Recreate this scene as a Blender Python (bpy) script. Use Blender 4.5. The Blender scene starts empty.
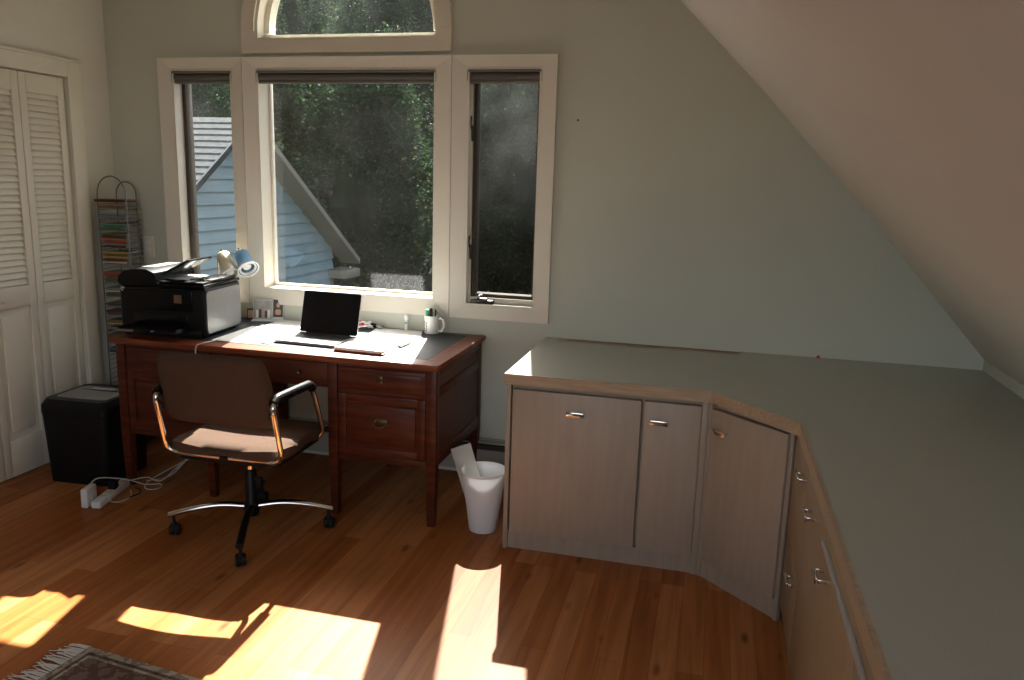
import bpy, bmesh, math, random
from mathutils import Vector, Matrix, Euler
R = math.radians
random.seed(7)
S = bpy.context.scene
COL = S.collection

# ------------------------------------------------------------------ camera, sky, sun, exposure
CAM_POS = Vector((1.0528, -3.8962, 1.5505))
YAW, PITCH, ROLL, F_PX = -0.24567, -0.19812, 0.028732, 797.04
_fw = Vector((math.sin(YAW)*math.cos(PITCH), math.cos(YAW)*math.cos(PITCH), math.sin(PITCH)))
_rt = Vector((math.cos(YAW), -math.sin(YAW), 0)); _up = _rt.cross(_fw)
_r2 = _rt*math.cos(ROLL) + _up*math.sin(ROLL); _u2 = -_rt*math.sin(ROLL) + _up*math.cos(ROLL)
cd = bpy.data.cameras.new('camera'); cam = bpy.data.objects.new('camera', cd); COL.objects.link(cam)
cd.sensor_width = 36.0; cd.lens = F_PX/1024*36.0; cd.clip_start = 0.05; cd.clip_end = 200
mw = Matrix.Identity(4)
for i, v in enumerate((_r2, _u2, -_fw)):
    mw[0][i], mw[1][i], mw[2][i] = v
mw.translation = CAM_POS
cam.matrix_world = mw
S.camera = cam

SUN_DIR = Vector((0.188, -0.789, -0.775)).normalized()
world = bpy.data.worlds.new('sky'); S.world = world; world.use_nodes = True
wn = world.node_tree.nodes; wl = world.node_tree.links
sky = wn.new('ShaderNodeTexSky'); sky.sky_type = 'NISHITA'; sky.sun_disc = False
sky.sun_elevation = R(43.7); sky.sun_rotation = R(-13.4); sky.air_density = 1.0; sky.dust_density = 3.0
wn['Background'].inputs['Strength'].default_value = 0.24
hs_ = wn.new('ShaderNodeHueSaturation'); hs_.inputs['Saturation'].default_value = .5
tint = wn.new('ShaderNodeMixRGB'); tint.blend_type = 'MULTIPLY'; tint.inputs[0].default_value = 1.0; tint.inputs[2].default_value = (1.0, .975, .93, 1)      # hazy summer sky
wl.new(sky.outputs[0], hs_.inputs['Color']); wl.new(hs_.outputs[0], tint.inputs[1]); wl.new(tint.outputs[0], wn['Background'].inputs['Color'])
sd = bpy.data.lights.new('sun', 'SUN'); sd.energy = 14.0; sd.angle = R(0.53); sd.color = (1.0, 0.95, 0.87)
sun = bpy.data.objects.new('sun', sd); COL.objects.link(sun)
sun.rotation_euler = SUN_DIR.to_track_quat('-Z', 'Y').to_euler(); sun.location = (-2, 9, 9)

S.view_settings.view_transform = 'Standard'; S.view_settings.look = 'None'
S.view_settings.gamma = 1.0; S.view_settings.use_curve_mapping = False
S.view_settings.exposure = 1.66
S.cycles.max_bounces = 12; S.cycles.diffuse_bounces = 8; S.cycles.glossy_bounces = 5
S.cycles.transparent_max_bounces = 16; S.cycles.transmission_bounces = 8

# ------------------------------------------------------------------ materials
def lin(c):
    return tuple(((x/255)/12.92 if x/255 <= .04045 else ((x/255+.055)/1.055)**2.4) for x in c) + (1.0,)
def scale(c, k): return (min(c[0]*k, 1), min(c[1]*k, 1), min(c[2]*k, 1), 1.0)
MATS = {}
def M(name, col, rough=.5, metal=0.0, spec=.5, noise=None, bump=None, coat=0.0, trans=0.0, stretch=(1, 1, 1)):
    """procedural principled material; col is linear rgb; noise=(scale, amount); bump=(scale, strength)"""
    m = bpy.data.materials.new(name); m.use_nodes = True
    n = m.node_tree.nodes; l = m.node_tree.links
    b = n['Principled BSDF']; c = tuple(col[:3]) + (1.0,)
    b.inputs['Base Color'].default_value = c; b.inputs['Roughness'].default_value = rough
    b.inputs['Metallic'].default_value = metal; b.inputs['Specular IOR Level'].default_value = spec
    b.inputs['Coat Weight'].default_value = coat; b.inputs['Coat Roughness'].default_value = .15
    tc = n.new('ShaderNodeTexCoord'); mp = n.new('ShaderNodeMapping'); mp.inputs['Scale'].default_value = stretch
    l.new(tc.outputs['Object'], mp.inputs['Vector'])
    if noise:
        t = n.new('ShaderNodeTexNoise'); t.inputs['Scale'].default_value = noise[0]; t.inputs['Detail'].default_value = 6
        l.new(mp.outputs[0], t.inputs['Vector'])
        r = n.new('ShaderNodeValToRGB')
        r.color_ramp.elements[0].position = .3; r.color_ramp.elements[1].position = .7
        r.color_ramp.elements[0].color = scale(c, 1-noise[1]); r.color_ramp.elements[1].color = scale(c, 1+noise[1])
        l.new(t.outputs['Fac'], r.inputs[0]); l.new(r.outputs[0], b.inputs['Base Color'])
    if bump:
        t = n.new('ShaderNodeTexNoise'); t.inputs['Scale'].default_value = bump[0]; t.inputs['Detail'].default_value = 4
        l.new(mp.outputs[0], t.inputs['Vector'])
        bp = n.new('ShaderNodeBump'); bp.inputs['Strength'].default_value = bump[1]; bp.inputs['Distance'].default_value = .004
        l.new(t.outputs['Fac'], bp.inputs['Height']); l.new(bp.outputs[0], b.inputs['Normal'])
    if trans:
        tr = n.new('ShaderNodeBsdfTranslucent'); tr.inputs[0].default_value = c
        mx = n.new('ShaderNodeMixShader'); mx.inputs[0].default_value = trans
        l.new(b.outputs[0], mx.inputs[1]); l.new(tr.outputs[0], mx.inputs[2])
        l.new(mx.outputs[0], n['Material Output'].inputs['Surface'])
    MATS[name] = m
    return m

def floor_material():
    m = bpy.data.materials.new('oak_strip_floor'); m.use_nodes = True
    n = m.node_tree.nodes; l = m.node_tree.links; b = n['Principled BSDF']
    tc = n.new('ShaderNodeTexCoord'); mp = n.new('ShaderNodeMapping'); mp.inputs['Rotation'].default_value = (0, 0, R(90))
    l.new(tc.outputs['Object'], mp.inputs['Vector'])
    br = n.new('ShaderNodeTexBrick'); l.new(mp.outputs[0], br.inputs['Vector'])
    br.inputs['Scale'].default_value = 1.0; br.inputs['Brick Width'].default_value = .92; br.inputs['Row Height'].default_value = .086
    br.inputs['Mortar Size'].default_value = .0006; br.inputs['Mortar Smooth'].default_value = .1; br.offset = .37; br.offset_frequency = 3
    br.inputs['Color1'].default_value = (0, 0, 0, 1); br.inputs['Color2'].default_value = (1, 1, 1, 1); br.inputs['Mortar'].default_value = (.5, .5, .5, 1)
    br.inputs['Bias'].default_value = 0.0
    ramp = n.new('ShaderNodeValToRGB'); e = ramp.color_ramp.elements
    e[0].position = 0; e[0].color = (.315, .10, .026, 1); e[1].position = 1; e[1].color = (.48, .20, .075, 1)
    k = ramp.color_ramp.elements.new(.45); k.color = (.39, .14, .043, 1)
    l.new(br.outputs['Color'], ramp.inputs[0])
    mp2 = n.new('ShaderNodeMapping'); mp2.inputs['Scale'].default_value = (28, 1.6, 1); l.new(tc.outputs['Object'], mp2.inputs['Vector'])
    gr = n.new('ShaderNodeTexNoise'); gr.inputs['Scale'].default_value = 1.0; gr.inputs['Detail'].default_value = 7; gr.inputs['Distortion'].default_value = .6
    l.new(mp2.outputs[0], gr.inputs['Vector'])
    gramp = n.new('ShaderNodeValToRGB'); gramp.color_ramp.elements[0].position = .3; gramp.color_ramp.elements[1].position = .62
    gramp.color_ramp.elements[0].color = (.55, .5, .45, 1); gramp.color_ramp.elements[1].color = (1, 1, 1, 1)
    l.new(gr.outputs['Fac'], gramp.inputs[0])
    mul = n.new('ShaderNodeMixRGB'); mul.blend_type = 'MULTIPLY'; mul.inputs[0].default_value = .75
    l.new(ramp.outputs[0], mul.inputs[1]); l.new(gramp.outputs[0], mul.inputs[2])
    # knots
    mp3 = n.new('ShaderNodeMapping'); mp3.inputs['Scale'].default_value = (9, 3.2, 1); l.new(tc.outputs['Object'], mp3.inputs['Vector'])
    vo = n.new('ShaderNodeTexVoronoi'); vo.inputs['Scale'].default_value = .8; l.new(mp3.outputs[0], vo.inputs['Vector'])
    vr = n.new('ShaderNodeValToRGB'); vr.color_ramp.elements[0].position = .03; vr.color_ramp.elements[1].position = .13
    vr.color_ramp.elements[0].color = (.22, .15, .1, 1); vr.color_ramp.elements[1].color = (1, 1, 1, 1); l.new(vo.outputs['Distance'], vr.inputs[0])
    mul2 = n.new('ShaderNodeMixRGB'); mul2.blend_type = 'MULTIPLY'; mul2.inputs[0].default_value = .8
    l.new(mul.outputs[0], mul2.inputs[1]); l.new(vr.outputs[0], mul2.inputs[2])
    seam = n.new('ShaderNodeMixRGB'); seam.inputs[2].default_value = (.10, .035, .010, 1)
    l.new(br.outputs['Fac'], seam.inputs[0]); l.new(mul2.outputs[0], seam.inputs[1])
    l.new(seam.outputs[0], b.inputs['Base Color'])
    b.inputs['Roughness'].default_value = .36; b.inputs['Specular IOR Level'].default_value = .09
    bp = n.new('ShaderNodeBump'); bp.inputs['Strength'].default_value = .25; bp.inputs['Distance'].default_value = .0015
    l.new(gr.outputs['Fac'], bp.inputs['Height']); l.new(bp.outputs[0], b.inputs['Normal'])
    return m

def glass_material(name, dust, speck, tint=(.93, .95, .93), low=1.0, f0=.06):
    """clear pane: transparent mixed with a mirror by Fresnel, plus scattering dust with a painted haze that fades downwards"""
    m = bpy.data.materials.new(name); m.use_nodes = True
    n = m.node_tree.nodes; l = m.node_tree.links
    for q in list(n):
        if q.type != 'OUTPUT_MATERIAL': n.remove(q)
    out = [q for q in n if q.type == 'OUTPUT_MATERIAL'][0]
    tr = n.new('ShaderNodeBsdfTransparent'); tr.inputs[0].default_value = tuple(tint) + (1,)
    gl = n.new('ShaderNodeBsdfGlossy'); gl.inputs['Roughness'].default_value = .08
    ge = n.new('ShaderNodeNewGeometry'); dt = n.new('ShaderNodeVectorMath'); dt.operation = 'DOT_PRODUCT'; l.new(ge.outputs['Normal'], dt.inputs[0]); l.new(ge.outputs['Incoming'], dt.inputs[1])
    ab = n.new('ShaderNodeMath'); ab.operation = 'ABSOLUTE'; l.new(dt.outputs['Value'], ab.inputs[0])
    om = n.new('ShaderNodeMath'); om.operation = 'SUBTRACT'; om.inputs[0].default_value = 1.0; l.new(ab.outputs[0], om.inputs[1])
    pw_ = n.new('ShaderNodeMath'); pw_.operation = 'POWER'; pw_.inputs[1].default_value = 5.0; l.new(om.outputs[0], pw_.inputs[0])
    fr = n.new('ShaderNodeMapRange'); fr.inputs[3].default_value = f0; fr.inputs[4].default_value = 1.0; l.new(pw_.outputs[0], fr.inputs[0])     # Schlick reflectance of the double pane
    mx = n.new('ShaderNodeMixShader'); l.new(fr.outputs[0], mx.inputs[0]); l.new(tr.outputs[0], mx.inputs[1]); l.new(gl.outputs[0], mx.inputs[2])
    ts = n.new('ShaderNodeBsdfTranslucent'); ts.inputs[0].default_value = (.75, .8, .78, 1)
    tc = n.new('ShaderNodeTexCoord')
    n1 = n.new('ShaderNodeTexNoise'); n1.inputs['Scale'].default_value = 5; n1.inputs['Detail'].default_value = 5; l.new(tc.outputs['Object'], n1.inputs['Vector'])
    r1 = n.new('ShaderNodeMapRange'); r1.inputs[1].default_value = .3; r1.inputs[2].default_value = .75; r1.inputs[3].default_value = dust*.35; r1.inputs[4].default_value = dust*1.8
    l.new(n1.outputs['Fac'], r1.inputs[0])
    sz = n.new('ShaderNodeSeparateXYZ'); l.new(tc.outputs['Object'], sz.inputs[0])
    haze_fade = n.new('ShaderNodeMapRange'); haze_fade.interpolation_type = 'SMOOTHSTEP'; haze_fade.inputs[1].default_value = 1.15; haze_fade.inputs[2].default_value = 1.95; haze_fade.inputs[3].default_value = low; haze_fade.inputs[4].default_value = 1.0  # haze painted into the dust amount, full at the top and thinning downwards
    l.new(sz.outputs[2], haze_fade.inputs[0])
    film = n.new('ShaderNodeMath'); film.operation = 'MULTIPLY'; l.new(r1.outputs[0], film.inputs[0]); l.new(haze_fade.outputs[0], film.inputs[1])
    v = n.new('ShaderNodeTexVoronoi'); v.inputs['Scale'].default_value = 42; l.new(tc.outputs['Object'], v.inputs['Vector'])
    n2 = n.new('ShaderNodeTexNoise'); n2.inputs['Scale'].default_value = 9; n2.inputs['Detail'].default_value = 2; l.new(tc.outputs['Object'], n2.inputs['Vector'])
    th = n.new('ShaderNodeMapRange'); th.inputs[1].default_value = .5; th.inputs[2].default_value = .75; th.inputs[3].default_value = 0.0; th.inputs[4].default_value = .20
    l.new(n2.outputs['Fac'], th.inputs[0])
    lt = n.new('ShaderNodeMath'); lt.operation = 'LESS_THAN'; l.new(v.outputs['Distance'], lt.inputs[0]); l.new(th.outputs[0], lt.inputs[1])
    sp = n.new('ShaderNodeMath'); sp.operation = 'MULTIPLY'; sp.inputs[1].default_value = speck; l.new(lt.outputs[0], sp.inputs[0])
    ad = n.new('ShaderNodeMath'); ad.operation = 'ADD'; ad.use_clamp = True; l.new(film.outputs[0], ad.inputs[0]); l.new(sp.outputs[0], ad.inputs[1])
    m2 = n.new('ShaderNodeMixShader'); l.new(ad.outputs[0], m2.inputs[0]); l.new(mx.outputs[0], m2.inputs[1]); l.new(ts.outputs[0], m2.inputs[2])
    l.new(m2.outputs[0], out.inputs['Surface'])
    MATS[name] = m
    return m

def rug_material(hx, hy):
    m = bpy.data.materials.new('woven_rug'); m.use_nodes = True
    n = m.node_tree.nodes; l = m.node_tree.links; b = n['Principled BSDF']; b.inputs['Roughness'].default_value = .95
    b.inputs['Specular IOR Level'].default_value = .1
    tc = n.new('ShaderNodeTexCoord'); sx = n.new('ShaderNodeSeparateXYZ'); l.new(tc.outputs['Object'], sx.inputs[0])
    def mth(op, a, bb=None):
        q = n.new('ShaderNodeMath'); q.operation = op
        for i, s in enumerate((a, bb)):
            if s is None: continue
            if isinstance(s, (int, float)): q.inputs[i].default_value = s
            else: l.new(s, q.inputs[i])
        return q.outputs[0]
    dx = mth('SUBTRACT', hx, mth('ABSOLUTE', sx.outputs[0])); dy = mth('SUBTRACT', hy, mth('ABSOLUTE', sx.outputs[1]))
    d = mth('MINIMUM', dx, dy)
    ramp = n.new('ShaderNodeValToRGB'); ramp.color_ramp.interpolation = 'CONSTANT'
    el = ramp.color_ramp.elements
    bands = [(0, (.32, .29, .25)), (.06, (.10, .075, .065)), (.09, (.36, .33, .28)), (.12, (.15, .10, .085)), (.36, (.36, .33, .28)), (.40, (.11, .08, .07)), (.44, (.27, .235, .19))]
    el[0].position = 0; el[0].color = bands[0][1] + (1,); el[1].position = bands[1][0]; el[1].color = bands[1][1] + (1,)
    for p_, c_ in bands[2:]:
        q = el.new(p_); q.color = c_ + (1,)
    l.new(mth('MULTIPLY', d, 2.5), ramp.inputs[0])
    vo = n.new('ShaderNodeTexVoronoi'); vo.inputs['Scale'].default_value = 15; vo.feature = 'SMOOTH_F1'; l.new(tc.outputs['Object'], vo.inputs['Vector'])
    wv = n.new('ShaderNodeTexNoise'); wv.inputs['Scale'].default_value = 22; wv.inputs['Detail'].default_value = 3; l.new(tc.outputs['Object'], wv.inputs['Vector'])
    pr = n.new('ShaderNodeValToRGB'); pr.color_ramp.interpolation = 'CONSTANT'; pe = pr.color_ramp.elements
    pe[0].position = 0; pe[0].color = (1, 1, 1, 1); pe[1].position = .47; pe[1].color = (.42, .3, .27, 1)
    q = pe.new(.6); q.color = (1.25, 1.2, 1.1, 1)
    l.new(wv.outputs['Fac'], pr.inputs[0])
    mul = n.new('ShaderNodeMixRGB'); mul.blend_type = 'MULTIPLY'; mul.inputs[0].default_value = .65
    l.new(ramp.outputs[0], mul.inputs[1]); l.new(pr.outputs[0], mul.inputs[2]); l.new(mul.outputs[0], b.inputs['Base Color'])
    bp = n.new('ShaderNodeBump'); bp.inputs['Strength'].default_value = .5; bp.inputs['Distance'].default_value = .003
    nz = n.new('ShaderNodeTexNoise'); nz.inputs['Scale'].default_value = 300; l.new(tc.outputs['Object'], nz.inputs['Vector'])
    l.new(nz.outputs['Fac'], bp.inputs['Height']); l.new(bp.outputs[0], b.inputs['Normal'])
    return m

M('back_wall_paint', (.56, .575, .50), .85, noise=(1.2, .03), bump=(220, .06), spec=.2)
M('left_wall_paint', (.66, .64, .55), .85, noise=(1.2, .03), bump=(220, .06), spec=.2)
M('ceiling_paint', (.74, .71, .66), .9, noise=(1.0, .02), bump=(220, .05), spec=.1)
M('trim_paint', (.70, .65, .56), .45, noise=(3, .03))
M('door_paint', (.72, .68, .57), .5, noise=(3, .03))
MATS['floor'] = floor_material()
M('bronze_sash', (.075, .062, .05), .7, noise=(8, .15), spec=.15)
M('bronze_dark', (.03, .024, .02), .35, metal=.3)
M('shade_cloth', (.10, .093, .08), .7, noise=(60, .1))
M('cassette', (.15, .14, .125), .5)
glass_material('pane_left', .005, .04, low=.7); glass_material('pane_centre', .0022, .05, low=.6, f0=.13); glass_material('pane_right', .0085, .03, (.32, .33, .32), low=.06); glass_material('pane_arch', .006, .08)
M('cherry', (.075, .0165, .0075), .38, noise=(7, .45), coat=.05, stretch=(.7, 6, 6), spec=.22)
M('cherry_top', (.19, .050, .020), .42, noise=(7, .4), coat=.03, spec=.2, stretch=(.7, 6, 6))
M('leather', (.022, .028, .036), .5, noise=(30, .12), bump=(240, .15), spec=.3)
M('antique_brass', (.14, .11, .075), .35, metal=.9)
M('chrome', (.75, .74, .72), .12, metal=1.0)
M('black_plastic', (.006, .006, .0065), .42, noise=(30, .1), spec=.2)
M('gloss_black', (.004, .004, .005), .25, spec=.22)
M('dark_rubber', (.010, .010, .011), .6, spec=.3)
M('upholstery', (.075, .045, .031), .95, noise=(500, .35), bump=(600, .4), spec=.1)
M('laminate', (.36, .285, .22), .45, noise=(5, .06), stretch=(8, 8, .8))
M('laminate_tan', (.30, .21, .12), .45, noise=(5, .08), stretch=(8, 8, .8))
M('oak_edge', (.40, .29, .19), .45, noise=(9, .15), stretch=(1, 12, 12))
M('cabinet_frame', (.33, .265, .205), .45, noise=(5, .08), stretch=(8, 8, .8))
M('countertop', (.385, .39, .34), .27, noise=(300, .06), spec=.45)
M('silver', (.48, .48, .49), .38, metal=.3)
M('base_metal', (.30, .30, .31), .4, metal=.6)
M('pad_black', (.006, .006, .007), .24, spec=.25)
M('slot_wood', (.27, .18, .105), .5)
M('screen', (.004, .004, .005), .18, spec=.3)
M('keys', (.012, .012, .013), .5)
M('paper', (.80, .80, .78), .8, noise=(40, .02))
M('white_plastic', (.72, .72, .70), .35)
M('bin_plastic', (.78, .78, .80), .4, trans=.10)
M('card', (.40, .39, .36), .7); M('cotton', (.62, .60, .55), .9)
M('grey_plastic', (.20, .195, .18), .45, noise=(40, .06))
M('printer_side', (.13, .13, .13), .3, noise=(10, .04))
M('beige_enamel', (.55, .49, .36), .4)
M('blue_enamel', (.16, .36, .58), .4)
M('white_enamel', (.8, .8, .76), .35)
M('heater', (.36, .35, .30), .5, noise=(6, .06))
M('heater_dark', (.05, .05, .045), .6)
M('red_plastic', (.5, .05, .05), .4)
M('green_plastic', (.02, .35, .16), .4)
M('clear_vial', (.62, .66, .62), .25)
M('wire', (.14, .13, .12), .4, metal=.8)
M('cable', (.55, .53, .48), .5)
M('siding', (.155, .215, .25), .7, noise=(3, .08))
M('house_trim', (.15, .145, .12), .7, noise=(3, .08))
M('shingle', (.05, .055, .06), .9, noise=(14, .3), spec=.08)
M('dark_window', (.02, .025, .03), .15)
M('bark', (.07, .05, .035), .9, noise=(9, .4))
M('lawn', (.010, .018, .008), 1.0, noise=(3, .4))
M('leaf_dark', (.011, .026, .012), .8, noise=(1.5, .5), trans=.35, spec=.12)
M('leaf_mid', (.018, .041, .017), .8, noise=(1.5, .5), trans=.4, spec=.12)
M('leaf_light', (.06, .10, .03), .75, noise=(1.5, .5), trans=.45, spec=.2)
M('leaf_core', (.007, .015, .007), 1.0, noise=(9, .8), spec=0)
M('case_brown', (.16, .095, .05), .5)
M('photo_grey', (.34, .33, .30), .3, noise=(20, .3)); M('photo_skin', (.45, .27, .18), .4); M('photo_dark', (.05, .035, .03), .4)
M('photo_white', (.7, .68, .62), .3); M('ink', (.05, .06, .06), .6)
M('gold_sticker', (.7, .45, .1), .5); M('violet_ink', (.25, .15, .5), .5)

# ------------------------------------------------------------------ mesh builder
class MB:
    def __init__(self): self.bm = bmesh.new(); self.mats = []; self.cur = 0
    def use(self, mat):
        if mat not in self.mats: self.mats.append(mat)
        self.cur = self.mats.index(mat); return self
    def _add(self, verts, faces, M4=None):
        vs = [self.bm.verts.new((M4 @ Vector(v)) if M4 else v) for v in verts]
        for f in faces:
            try:
                q = self.bm.faces.new([vs[i] for i in f]); q.material_index = self.cur
            except ValueError: pass
        return self
    def bx(self, x0, x1, y0, y1, z0, z1, bev=0.0, M4=None, seg=2):
        t = bmesh.new(); bmesh.ops.create_cube(t, size=1)
        for v in t.verts: v.co = Vector(((x0+x1)/2+v.co.x*(x1-x0), (y0+y1)/2+v.co.y*(y1-y0), (z0+z1)/2+v.co.z*(z1-z0)))
        if bev > 0:
            bmesh.ops.bevel(t, geom=list(t.edges), offset=min(bev, .49*min(x1-x0, y1-y0, z1-z0)), segments=seg, profile=.5, affect='EDGES')
        t.verts.index_update()
        self._add([v.co.copy() for v in t.verts], [[v.index for v in f.verts] for f in t.faces], M4); t.free()
        return self
    def tube(self, pts, r, seg=10, closed=False, cap=True):
        pts = [Vector(p) for p in pts]; n = len(pts)
        rs = r if isinstance(r, (list, tuple)) else [r]*n
        tang = []
        for i in range(n):
            a = pts[(i-1) % n] if (closed or i > 0) else pts[i]; b = pts[(i+1) % n] if (closed or i < n-1) else pts[i]
            d = b-a; tang.append(d.normalized() if d.length > 1e-9 else Vector((0, 0, 1)))
        up = Vector((0, 0, 1)) if abs(tang[0].z) < .9 else Vector((1, 0, 0))
        u = tang[0].cross(up).normalized(); rings = []
        for i in range(n):
            u = (u - tang[i]*u.dot(tang[i])).normalized(); w = tang[i].cross(u)
            rings.append([self.bm.verts.new(pts[i] + (u*math.cos(2*math.pi*k/seg) + w*math.sin(2*math.pi*k/seg))*rs[i]) for k in range(seg)])
        for i in range(n if closed else n-1):
            a, b = rings[i], rings[(i+1) % n]
            for k in range(seg):
                q = self.bm.faces.new((a[k], a[(k+1) % seg], b[(k+1) % seg], b[k])); q.material_index = self.cur
        if cap and not closed:
            q = self.bm.faces.new(list(reversed(rings[0]))); q.material_index = self.cur
            q = self.bm.faces.new(rings[-1]); q.material_index = self.cur
        return self
    def lathe(self, prof, seg=24, M4=None, cap0=False, cap1=False):
        rings = []
        for r, z in prof:
            rings.append([self.bm.verts.new((M4 or Matrix.Identity(4)) @ Vector((r*math.cos(2*math.pi*k/seg), r*math.sin(2*math.pi*k/seg), z))) for k in range(seg)])
        for a, b in zip(rings, rings[1:]):
            for k in range(seg):
                q = self.bm.faces.new((a[k], a[(k+1) % seg], b[(k+1) % seg], b[k])); q.material_index = self.cur
        if cap0:
            q = self.bm.faces.new(list(reversed(rings[0]))); q.material_index = self.cur
        if cap1:
            q = self.bm.faces.new(rings[-1]); q.material_index = self.cur
        return self
    def hexa(self, c):      # 8 corners: bottom 4 then top 4
        return self._add(c, [(3, 2, 1, 0), (4, 5, 6, 7), (0, 1, 5, 4), (1, 2, 6, 5), (2, 3, 7, 6), (3, 0, 4, 7)])
    def prism(self, poly, z0, z1, M4=None):     # polygon in xy, extruded in z (M4 re-orients)
        n = len(poly)
        return self._add([(x, y, z0) for x, y in poly] + [(x, y, z1) for x, y in poly],
                         [list(range(n))[::-1], list(range(n, 2*n))] + [(i, (i+1) % n, n+(i+1) % n, n+i) for i in range(n)], M4)
    def quad(self, *v): return self._add(list(v), [tuple(range(len(v)))])
    def build(self, name, mat=None, parent=None, loc=(0, 0, 0), rot=(0, 0, 0), smooth=35, fix=True):
        me = bpy.data.meshes.new(name)
        if fix: bmesh.ops.recalc_face_normals(self.bm, faces=self.bm.faces)
        self.bm.to_mesh(me); self.bm.free()
        if smooth:
            for p in me.polygons: p.use_smooth = True
            me.set_sharp_from_angle(angle=R(smooth))
        for mm in (self.mats or [mat]): me.materials.append(MATS[mm] if isinstance(mm, str) else mm)
        o = bpy.data.objects.new(name, me); COL.objects.link(o)
        o.location = loc; o.rotation_euler = rot
        if parent: o.parent = parent
        return o
XZ = Matrix(((1, 0, 0, 0), (0, 0, -1, 0), (0, 1, 0, 0), (0, 0, 0, 1)))     # prism xy -> xz, extrusion towards -y
YZ = Matrix(((0, 0, 1, 0), (1, 0, 0, 0), (0, 1, 0, 0), (0, 0, 0, 1)))      # prism xy -> yz, extrusion along +x
def tag(o, label, cat, group=None):
    o['label'] = label; o['category'] = cat
    if group: o['group'] = group
    return o
def struct(o, label, cat):
    o['kind'] = 'structure'; return tag(o, label, cat)
def thing(name, loc, label, cat, group=None, rotz=0.0):
    o = bpy.data.objects.new(name, None); o.empty_display_size = .1; COL.objects.link(o)
    o.location = loc; o.rotation_euler = (0, 0, rotz)
    return tag(o, label, cat, group)
def smooth_path(pts, n=8, closed=False):
    P = [Vector(p) for p in pts]; out = []; m = len(P)
    for i in range(m if closed else m-1):
        p0 = P[(i-1) % m] if (closed or i > 0) else P[i]; p1 = P[i]; p2 = P[(i+1) % m]; p3 = P[(i+2) % m] if (closed or i+2 < m) else p2
        for k in range(n):
            t = k/n
            out.append(.5*((2*p1) + (p2-p0)*t + (2*p0-5*p1+4*p2-p3)*t*t + (-p0+3*p1-3*p2+p3)*t**3))
    if not closed: out.append(P[-1])
    return out
def fillet(pts, r, n=6):
    P = [Vector(p) for p in pts]; out = [P[0]]
    for a, b, c in zip(P, P[1:], P[2:]):
        d1 = (a-b); d2 = (c-b); rr = min(r, d1.length*.48, d2.length*.48)
        s = b+d1.normalized()*rr; e = b+d2.normalized()*rr
        for k in range(n+1):
            t = k/n; out.append(s*(1-t)**2 + b*2*t*(1-t) + e*t*t)
    out.append(P[-1]); return out
def dirmat(loc, d):
    q = Vector(d).normalized().to_track_quat('Z', 'Y').to_matrix().to_4x4(); q.translation = Vector(loc); return q
def rrect(w, h, r, n=5, cx=0, cy=0):
    out = []
    for sx, sy, a0 in ((1, 1, 0), (-1, 1, 90), (-1, -1, 180), (1, -1, 270)):
        for k in range(n+1):
            a = R(a0+90*k/n); out.append((cx+sx*(w/2-r)+r*math.cos(a), cy+sy*(h/2-r)+r*math.sin(a)))
    return out

# ------------------------------------------------------------------ room shell
XL, XR, YB, ZC = -2.27, 2.2524, -5.0, 3.1
SL = [(.07, 3.1), (.82, 2.362), (1.20, 1.985), (1.57, 1.592), (1.95, 1.165), (2.2524, .822)]
def slope_z(x):
    if x <= SL[0][0]: return ZC
    for (a, za), (b, zb) in zip(SL, SL[1:]):
        if x <= b: return za+(zb-za)*(x-a)/(b-a)
    return SL[-1][1]
m = MB(); m.bx(XL-.75, XR+.6, YB-.2, .2, -.12, 0); struct(m.build('floor', 'floor', smooth=0), 'glossy honey brown oak strip floor', 'floor')

OPEN_L = (-1.854, -1.486); OPEN_C = (-1.344, -.344); OPEN_R = (-.185, .191); ZB, ZT = .922, 2.085
ARC_X, ARC_Z, ARC_R = -.839, 2.268, .495
xs = sorted(set([XL-.3, *OPEN_L, *OPEN_C, *OPEN_R, XR+.15] + [q[0] for q in SL] + [ARC_X+ARC_R*math.cos(math.pi*k/28) for k in range(29)]))
m = MB()
for a, b in zip(xs, xs[1:]):
    if b-a < 1e-5: continue
    mid = (a+b)/2; cuts = []
    for o_ in (OPEN_L, OPEN_C, OPEN_R):
        if o_[0] < mid < o_[1]: cuts.append((ZB, ZB, ZT, ZT))
    if abs(mid-ARC_X) < ARC_R:
        h = lambda x: math.sqrt(max(0, ARC_R**2-(x-ARC_X)**2))
        cuts.append((ARC_Z-.03, ARC_Z-.03, ARC_Z+h(a), ARC_Z+h(b)))
    lo = (-.1, -.1)
    for c in cuts + [(slope_z(a)+.06, slope_z(b)+.06, 0, 0)]:
        m.hexa([(a, .0, lo[0]), (b, .0, lo[1]), (b, .115, lo[1]), (a, .115, lo[0]), (a, .0, c[0]), (b, .0, c[1]), (b, .115, c[1]), (a, .115, c[0])])
        lo = (c[2], c[3])
struct(m.build('wall_back', 'back_wall_paint', smooth=0), 'sage green gable wall holding the four windows', 'wall')

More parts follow.
